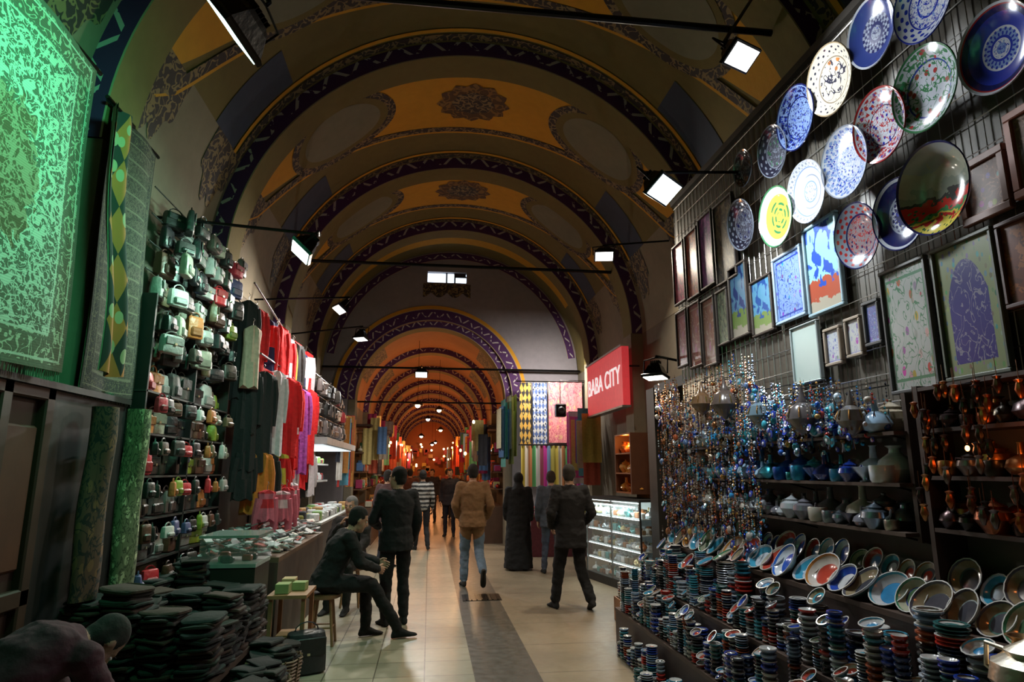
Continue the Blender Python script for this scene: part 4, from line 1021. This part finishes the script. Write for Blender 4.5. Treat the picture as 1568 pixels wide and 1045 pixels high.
# ------------------------------------------------------------------ passage stalls
def stall(side,y0,y1,warm):
    mb=MB(); s=side
    X=lambda a:s*a
    mb.box((X(1.55),(y0+y1)/2,.42),(.5,y1-y0-.1,.84),(.10,.05,.03)); mb.box((X(1.6),(y0+y1)/2,2.75),(.4,y1-y0-.1,.05),(.06,.03,.02))
    for z in(1.25,1.65,2.1): mb.box((X(1.68),(y0+y1)/2,z),(.26,y1-y0-.12,.03),(.12,.06,.03))
    pal=[(.5,.06,.03),(.55,.25,.06),(.5,.4,.15),(.1,.2,.4),(.5,.45,.35),(.35,.03,.1),(.05,.05,.06),(.1,.3,.15),(.5,.1,.05)]
    for z in(.85,1.27,1.67,2.12):
        y=y0+.08
        while y<y1-.15:
            w_=rnd(.08,.2); h=rnd(.1,.28)
            xx=1.4 if z<1 else 1.64
            if rnd(0,1)<.5: mb.box((X(xx),y+w_/2,z+h/2),(.16,w_*.9,h),ch(pal),ch([CLOTH,GLOSS,PAPER]),ch=.015)
            else: vase(mb,X(xx),y+w_/2,z,w_*1.1,ch(pal),random.randrange(5),ch([GLOSS,METAL]))
            y+=w_*1.05
    y=y0+.1
    while y<y1-.1:
        c=ch(pal); L=rnd(.3,1.2); x0=rnd(1.0,1.4); zt=rnd(2.5,3.1)
        hang('',(X(x0),y),(X(x0+.22),y+rnd(-.03,.03)),zt-L,zt,None,.012,2,mb=mb,idx=CLOTH,col=c); y+=rnd(.07,.2)
    o=mb.build('market_stall')
    mb=MB(); yy=(y0+y1)/2
    for _ in range(2):
        q=rnd(y0+.3,y1-.3); xb=rnd(.95,1.35); zb=rnd(2.1,3.0); r=rnd(.025,.045)
        mb.tube([(X(xb),q,zb+.3),(X(xb),q,zb+.05)],.005,(.03,.03,.03),METAL,4)
        mb.ell((X(xb),q,zb),(r,r,r*1.3),ch([(1,.8,.5),(1,.9,.7),(1,.45,.15)]),GLOW,8,6)
        mb.tube([(X(xb),q,zb+.3),(X(1.85),q,zb+.3)],.006,(.03,.03,.03),METAL,4)
    mb.build('stall_bulbs')
    point('stall_lamp',(X(1.0),yy,2.5),30 if y0<30 else 42,warm,.08)
for i,y in enumerate([15.6,18.6,21.8,25.2,29,33,37.5]):
    stall(-1,y,y+2.7,(1,.5,.2) if i%2 else (1,.42,.18)); stall(1,y,y+2.7,(1,.45,.16) if i else (1,.65,.35))
mb=MB()
for (x,y,z) in((-.35,17,3.4),(.25,20,3.55),(-.1,23,3.5),(.4,26,3.3),(-.4,29,3.2),(.1,33,3.0),(.3,38,3.3)):
    mb.tube([(x,y,z+.1),(x,y,5.1)],.005,(.02,.02,.02),METAL,4)
    mb.lathe([(.03,.1),(.05,.08),(.16,-.02),(.15,-.03),(.001,0)],(.03,.03,.03),METAL,(x,y,z),14)
    mb.ell((x,y,z-.04),(.07,.07,.06),ch([(1,.9,.75),(1,.95,.9),(1,.7,.4)]),GLOW,8,6)
mb.build('pendant_lamps')
for (x,y,z,e) in((-.1,19,3.3,35),(.2,26.5,3.1,45),(0,35,3.1,60),(0,43.5,3.2,90)): point('pendant_light',(x,y,z),e,(1,.36,.12),.1)
mb=MB()
for k in range(40):
    x=rnd(-1.6,1.6); z=rnd(.9,3.2); mb.box((x,45.6,z),(rnd(.1,.35),.1,rnd(.1,.4)),ch([(.6,.1,.04),(.6,.4,.1),(.5,.3,.15),(.3,.05,.05)]),CLOTH,ch=.02)
for k in range(9): mb.ell((rnd(-1.5,1.5),45.3,rnd(1.6,3.6)),(.07,.07,.07),ch([(1,.7,.35),(1,.5,.2)]),GLOW,8,6)
mb.box((0,45.7,.5),(3.4,.3,1.0),(.15,.06,.03)); mb.build('end_stall')

# ------------------------------------------------------------------ people
def capsule(mb,a,b,ra,rb,n=14,flat=1.0,up=None):
    a=Vector(a);b=Vector(b); t=(b-a)
    L=t.length; t=t/L if L>1e-6 else Vector((0,0,1))
    pts=[];rad=[]
    for k in(-.98,-.7,-.35): pts.append(a+t*ra*k); rad.append(ra*sqrt(1-k*k))
    pts+= [a,a.lerp(b,.5),b]; rad+=[ra,(ra+rb)/2,rb]
    for k in(.35,.7,.98): pts.append(b+t*rb*k); rad.append(rb*sqrt(1-k*k))
    mb.tube(pts,rad,W,0,n,flat,up)
BASEJ=dict(P=(0,0,.95),C=(0,0,1.28),N=(0,-.01,1.46),H=(0,.02,1.61),sR=(.185,0,1.41),sL=(-.185,0,1.41),eR=(.235,-.03,1.13),eL=(-.235,-.03,1.13),
  wR=(.235,.06,.89),wL=(-.235,.06,.89),hR=(.09,0,.93),hL=(-.09,0,.93),kR=(.10,.02,.50),kL=(-.10,.02,.50),aR=(.11,-.02,.09),aL=(-.11,-.02,.09),
  fR=(.12,1,0),fL=(-.12,1,0))
def person(name,loc,yaw,J=None,top=(.02,.02,.02),bot=(.02,.02,.025),shoe=(.01,.01,.01),hair=(.015,.012,.01),skin=(.42,.25,.17),scale=1.0,hy=0,hp=0,vox=.012,jacket=True,hem=.16,cloak=None,scarf=None,stripes=None,handy=True,loose=.0,bald=False):
    j={k:Vector(v) for k,v in BASEJ.items()}
    if J: j.update({k:Vector(v) for k,v in J.items()})
    mb=MB(); prims=[]
    def cap(lab,a,b,ra,rb,flat=1,up=None,n=14):
        capsule(mb,a,b,ra,rb,n,flat,up); prims.append((lab,Vector(a),Vector(b),ra,rb))
    g=.016 if jacket else .006
    P,C,Nk=j['P'],j['C'],j['N']
    sv=(j['sR']-j['sL']).normalized(); hv=(j['hR']-j['hL']).normalized()
    def trings(spec):
        rs=[]
        for (c,rx,ry,s,t) in spec:
            f=t.cross(s).normalized(); s2=f.cross(t).normalized()
            rs.append([c+s2*(rx*math.copysign(abs(cos(q))**.85,cos(q)))+f*(ry*math.copysign(abs(sin(q))**.9,sin(q))) for q in [2*pi*k/24 for k in range(24)]])
        mb.loft(rs,W,0)
    t1=(C-P).normalized(); t2=(Nk-C).normalized()
    spec=[(P-t1*.11,.10,.09,hv,t1),(P-t1*.07,.155+g,.115+g,hv,t1),(P+t1*.02,.17+g,.125+g,hv,t1),(P.lerp(C,.35),.152+g*1.3,.112+g,hv.lerp(sv,.3),t1),(C-t1*.04,.172+g,.122+g,sv,t1),(C+t2*.04,.182+g,.122+g,sv,t2),
          (C.lerp(Nk,.62),.168+g,.098+g,sv,t2),(C.lerp(Nk,.85),.11+g,.075+g,sv,t2),(Nk+t2*.01,.062+g,.06+g,sv,t2),(Nk+t2*.03,.05,.05,sv,t2)]
    trings(spec); prims.append(('top',P+t1*.02,C,.15,.15)); prims.append(('top',C,Nk,.15,.08))
    if jacket and hem>0:
        d=Vector((0,0,-1)) if abs(t1.z)>.9 else -t1
        fr=[(P+d*hem,.19+g,.155+g,hv,-d),(P,.178+g,.135+g,hv,-d),(P+t1*.10,.162+g,.122+g,hv,-d)]
        trings(fr); prims.append(('top',P,P+d*hem,.19,.20))
    if cloak:
        cr=[(Vector((0,0,.03)),.27,.24),(Vector((0,0,.5)),.245,.21),(Vector((0,0,.95)),.215,.175),(Vector((0,0,1.2)),.22,.16),(Vector((0,0,1.38)),.205,.13),(Vector((0,-.01,1.47)),.09,.085)]
        z=Vector((0,0,1)); trings([(c,a,b,Vector((1,0,0)),z) for c,a,b in cr]); prims.append(('top',Vector((0,0,.03)),Vector((0,0,.9)),.27,.2))
    for s in'RL':
        sh,el,wr=j['s'+s],j['e'+s],j['w'+s]
        cap('top',C.lerp(Nk,.55),sh,.075,.062+g); cap('top',sh,el,.056+g,.045+g); cap('top',el,wr.lerp(el,.06),.045+g,.032+g)
        hp_,kn,an=j['h'+s],j['k'+s],j['a'+s]
        cap('bot',hp_,kn,.088+loose,.066+loose); cap('bot',kn,an.lerp(kn,.06),.062+loose,.052+loose)
        f=j['f'+s].normalized(); dn=(an-kn).normalized(); dn=(dn-f*dn.dot(f)).normalized(); sd=f.cross(dn)
        rs=[]
        for (o,w_,h0,h1) in((-.075,.022,.055,.09),(-.06,.034,.01,.092),(0,.036,-.03,.092),(.06,.042,.01,.092),(.12,.047,.045,.092),(.17,.04,.06,.092),(.195,.02,.072,.09)):
            rs.append([an+f*o+sd*(w_*cos(q))+dn*((h0+h1)/2+(h1-h0)/2*sin(q)) for q in [2*pi*k/12 for k in range(12)]])
        mb.loft(rs,W,0); prims.append(('shoe',an+f*-.03+dn*.06,an+f*.15+dn*.07,.045,.04))
    H=j['H']; nd=(H-Nk).normalized()
    RH=Matrix.Rotation(hy,3,'Z')@Matrix.Rotation(hp,3,'X')
    cap('skin',Nk-nd*.02,H+RH@Vector((0,-.015,-.07)),.056,.052)
    hb=lambda c,r,n1=14,n2=10:mb.ell(H+RH@Vector(c),r,W,0,n1,n2,R=RH)
    hb((0,-.012,.03),(.077,.097,.092)); hb((0,.028,-.04),(.06,.068,.088)); hb((0,.062,-.095),(.034,.03,.028)); hb((0,.075,.022),(.052,.022,.014))
    if not bald: hb((0,-.02,.042),(.083,.102,.096))
    hb((0,-.045,-.01),(.074,.066,.085))
    mb.tube([H+RH@Vector(p) for p in((0,.088,.015),(0,.104,-.012),(0,.112,-.03),(0,.092,-.042))],[.009,.012,.017,.012],W,0,8)
    for s in(-1,1): mb.ell(H+RH@Vector((s*.079,-.005,-.005)),(.010,.022,.032),W,0,8,6,R=RH)
    if scarf: 
        hb((0,-.02,.03),(.097,.115,.115)); capsule(mb,H+Vector((0,-.03,-.08)),Nk+Vector((0,-.03,-.05)),.085,.13,16)
    tmp=mb.build('tmp_body',smooth=False)
    md=tmp.modifiers.new('r','REMESH'); md.mode='VOXEL'; md.voxel_size=vox
    sm=tmp.modifiers.new('s','SMOOTH'); sm.factor=.5; sm.iterations=2
    dg=bpy.context.evaluated_depsgraph_get(); ev=tmp.evaluated_get(dg); me=bpy.data.meshes.new_from_object(ev)
    vs=[v.co.copy() for v in me.vertices]; ns=[v.normal.copy() for v in me.vertices]; fs=[tuple(p.vertices) for p in me.polygons]
    bpy.data.objects.remove(tmp,do_unlink=True); bpy.data.meshes.remove(me)
    RHi=RH.transposed()
    lab=[]
    for v in vs:
        l=RHi@(v-H)
        if l.length<.16 and l.z>-.125 and abs(l.x)<.13:
            if scarf and not(l.y>.07 and abs(l.x)<.055): lab.append('scarf'); continue
            ishair=(l.z>.072) or (l.y<-.02 and l.z>-.075 and abs(l.x)<.084) or (l.z>.015 and l.y<.04 and abs(l.x)<.088)
            if bald: ishair=l.y<-.02 and -.07<l.z<.04
            if abs(l.x)>.084: ishair=False
            lab.append('hair' if ishair else ('lip' if (l.y>.085 and abs(l.z+.066)<.009 and abs(l.x)<.024) else 'skin')); continue
        best=1e9;bl='top'
        for (lb,a,b,ra,rb) in prims:
            ab=b-a; t=max(0,min(1,(v-a).dot(ab)/max(ab.length_squared,1e-9))); d=(v-a-ab*t).length-(ra+(rb-ra)*t)
            if d<best: best=d;bl=lb
        if scarf and bl=='skin': bl='scarf'
        lab.append(bl)
    for i,v in enumerate(vs):
        if lab[i] in('top','bot'):
            q=Vector((v.x*9,v.y*9,v.z*13)); a=noise.noise(q)*.012+noise.noise(q*2.6)*.005
            vs[i]=v+ns[i]*a
    colr=dict(top=top,bot=bot,shoe=shoe,hair=hair,skin=skin,lip=(skin[0]*.75,skin[1]*.45,skin[2]*.45),scarf=scarf or top)
    out=MB(); cc=[];
    for f in fs:
        ls=[lab[k] for k in f]; L_=max(set(ls),key=ls.count); c=colr[L_]
        if stripes and L_=='top':
            z=sum(vs[k].z for k in f)/len(f)
            if int(z/.045)%2: c=stripes
        cc.append(c)
    out.add(vs,fs,W,CLOTH,cols=cc)
    if handy:
        for s,sg in(('R',1),('L',-1)):
            wr,el=j['w'+s],j['e'+s]; d=(wr-el).normalized()
            inn=Vector((-sg,0,0)); inn=(inn-d*inn.dot(d)).normalized(); fw=d.cross(inn)*sg
            if fw.y<0 and abs(d.z)>.5: fw=-fw
            rs=[]
            for (o,w_,t_) in((-.02,.026,.022),(.01,.030,.018),(.05,.042,.015),(.085,.041,.012),(.095,.034,.008)):
                rs.append([wr+d*o+fw*(w_*cos(q))+inn*(t_*sin(q)) for q in [2*pi*k/12 for k in range(12)]])
            out.loft(rs,skin,CLOTH)
            for i,(o,L_) in enumerate(((.030,.070),(.010,.078),(-.010,.073),(-.030,.058))):
                b=wr+d*.085+fw*o; c1=rnd(.25,.4)
                d1=(d+inn*c1).normalized(); d2=(d+inn*(c1+.7)).normalized(); d3=(d+inn*(c1+1.5)).normalized()
                p1=b+d1*L_*.45;p2=p1+d2*L_*.32;p3=p2+d3*L_*.23
                out.tube([b,p1,p2,p3],[.0095,.009,.008,.006],skin,CLOTH,6)
            b=wr+d*.02+fw*.026; d1=(d*.8+fw*.75+inn*.3).normalized(); d2=(d+fw*.2+inn*.5).normalized()
            out.tube([b,b+d1*.035,b+d1*.035+d2*.03,b+d1*.035+d2*.052],[.013,.011,.010,.007],skin,CLOTH,6)
    for s in(-1,1):
        out.ell(H+RH@Vector((s*.030,.081,0)),(.012,.012,.009),(.6,.58,.55),GLOSS,8,6,R=RH)
        out.ell(H+RH@Vector((s*.030,.090,0)),(.005,.004,.005),(.02,.012,.01),GLOSS,6,4,R=RH)
        out.ell(H+RH@Vector((s*.030,.092,.02)),(.018,.006,.004),hair,CLOTH,8,4,R=RH)
    o=out.build(name,angle=75); o.location=loc; o.rotation_euler=(0,0,yaw); o.scale=(scale,)*3
    return o
person('seated_man',(-1.02,7.02,0),radians(-72),dict(P=(0,0,.60),C=(0,.13,.90),N=(0,.22,1.06),H=(0,.31,1.19),sR=(.185,.19,1.02),sL=(-.185,.19,1.02),eR=(.22,.30,.78),eL=(-.21,.36,.80),wR=(.10,.50,.70),wL=(-.08,.55,.74),
   hR=(.09,.02,.585),hL=(-.09,.02,.585),kR=(.12,.45,.55),kL=(-.13,.45,.53),aR=(.12,.74,.10),aL=(-.13,.46,.095),fR=(.1,1,.05),fL=(-.1,1,0)),top=(.006,.006,.007),bot=(.005,.005,.006),shoe=(.005,.005,.005),hair=(.006,.005,.004),hp=-.35,hem=.04,loose=.006)
person('standing_man',(-.36,7.78,0),radians(22),dict(eL=(-.27,.05,1.14),wL=(-.14,.24,1.05),eR=(.25,-.02,1.13),wR=(.24,.10,.90)),top=(.007,.007,.009),bot=(.006,.006,.007),hair=(.007,.005,.004),hy=.7,hem=.15,loose=.008)
person('walking_man',(.665,10.05,0),radians(2),dict(P=(0,0,.94),kL=(-.10,.10,.51),aL=(-.11,.06,.09),kR=(.10,.0,.50),aR=(.12,-.36,.25),fR=(0,.35,-.9),eR=(.26,-.08,1.14),wR=(.22,.08,.95),eL=(-.26,.0,1.14),wL=(-.20,.14,.98)),
   top=(.20,.105,.045),bot=(.12,.17,.23),shoe=(.03,.025,.02),scale=1.03,hem=.10,loose=.01)
person('walking_man',(1.80,8.3,0),radians(8),dict(kL=(-.13,.08,.50),aL=(-.17,.12,.09),kR=(.13,.04,.49),aR=(.19,-.16,.13),fR=(.1,.9,-.3),eR=(.27,-.05,1.14),wR=(.20,.13,.97),eL=(-.27,-.03,1.14),wL=(-.20,.14,.97)),
   top=(.009,.008,.009),bot=(.005,.005,.006),scale=1.02,hy=-.5,hem=.22,loose=.012,hair=(.03,.025,.02))
person('woman_in_black_cloak',(1.58,11.6,0),radians(-5),None,top=(.006,.006,.007),bot=(.006,.006,.007),scarf=(.006,.006,.007),cloak=True,hem=0,scale=.95,vox=.015,handy=False)
person('walking_man',(2.06,11.0,0),radians(-5),dict(aR=(.13,-.2,.14),kR=(.11,-.02,.5),aL=(-.12,.15,.09),kL=(-.1,.1,.5)),top=(.05,.06,.08),bot=(.05,.06,.09),vox=.015,hair=(.03,.02,.015),scale=.97)
person('man_in_striped_sweater',(-.14,14.6,0),radians(5),dict(aR=(.13,-.15,.11),aL=(-.12,.1,.09)),top=(.02,.02,.02),stripes=(.35,.33,.3),bot=(.012,.012,.014),vox=.016,jacket=False,scale=.98)
person('shopkeeper',(-.96,8.85,0),radians(165),dict(P=(0,-.0,.60),C=(0,.05,.92),N=(0,.09,1.09),H=(0,.13,1.24),sR=(.185,.07,1.04),sL=(-.185,.07,1.04),eR=(.22,.20,.82),eL=(-.22,.16,.80),wR=(.08,.24,1.02),wL=(-.12,.4,.66),hR=(.09,.02,.585),hL=(-.09,.02,.585),kR=(.12,.42,.53),kL=(-.12,.42,.53),aR=(.12,.44,.09),aL=(-.12,.44,.09)),top=(.02,.018,.018),bot=(.012,.012,.012),vox=.015,hair=(.12,.12,.12),hem=.03)
person('shopper',(-.75,12.2,0),radians(-30),None,top=(.05,.02,.02),bot=(.02,.02,.03),vox=.018,scale=.98)
person('shopper',(.55,17.5,0),radians(170),None,top=(.02,.02,.03),bot=(.02,.02,.03),vox=.02)
person('shopper',(-.55,19,0),radians(10),None,top=(.08,.03,.02),bot=(.02,.02,.03),vox=.02)
person('shopper',(.1,22,0),radians(160),None,top=(.02,.02,.03),bot=(.03,.03,.04),vox=.02)
person('shopper',(.65,24,0),radians(20),None,top=(.2,.03,.02),bot=(.03,.03,.04),vox=.022)
person('shopper',(-.4,26,0),radians(180),None,top=(.1,.1,.12),bot=(.03,.03,.04),vox=.022)
person('bending_man',(-1.86,3.26,0),radians(-35),dict(P=(0,-.1,.66),C=(0,.16,.87),N=(0,.34,.90),H=(0,.47,.86),sR=(.185,.28,.85),sL=(-.185,.28,.85),eR=(.21,.40,.61),eL=(-.21,.40,.61),wR=(.14,.50,.41),wL=(-.14,.50,.41),
   hR=(.09,-.08,.64),hL=(-.09,-.08,.64),kR=(.13,.16,.38),kL=(-.13,.16,.38),aR=(.13,-.08,.09),aL=(-.13,-.08,.09)),top=(.045,.006,.016),bot=(.006,.006,.007),hair=(.005,.004,.003),skin=(.25,.14,.10),hp=-1.25,hem=.05)
mb=MB(); sx,sy=-1.02,7.02
mb.lathe([(.001,.44),(.15,.44),(.165,.45),(.165,.475),(.15,.485),(.001,.485)],(.20,.10,.05),WOOD,(sx,sy,0),24)
for k in range(4):
    a=pi/4+k*pi/2; mb.tube([(sx+.10*cos(a),sy+.10*sin(a),.445),(sx+.16*cos(a),sy+.16*sin(a),.0)],[.016,.014],(.28,.15,.07),WOOD,8)
for k in range(4):
    a=pi/4+k*pi/2;b=a+pi/2; mb.tube([(sx+.135*cos(a),sy+.135*sin(a),.17),(sx+.135*cos(b),sy+.135*sin(b),.17)],.009,(.28,.15,.07),WOOD,6)
mb.build('wooden_stool')
mb=MB(); sx,sy=-.96,8.85
mb.lathe([(.001,.44),(.15,.44),(.165,.45),(.165,.475),(.15,.485),(.001,.485)],(.20,.10,.05),WOOD,(sx,sy,0),20)
for k in range(4):
    a=pi/4+k*pi/2; mb.tube([(sx+.10*cos(a),sy+.10*sin(a),.445),(sx+.16*cos(a),sy+.16*sin(a),.0)],[.016,.014],(.28,.15,.07),WOOD,8)
mb.build('wooden_stool')

# camera
cam=bpy.data.cameras.new('camera'); cob=bpy.data.objects.new('camera',cam); COL.objects.link(cob)
cam.sensor_width=36; cam.lens=22.5; cam.clip_end=200
cob.location=(0,0,1.7); cob.rotation_euler=(radians(90+11.4),0,radians(-7.2))
SC.camera=cob
wd=bpy.data.worlds.new('world'); SC.world=wd; wd.use_nodes=True
wd.node_tree.nodes['Background'].inputs[0].default_value=(.01,.01,.012,1)
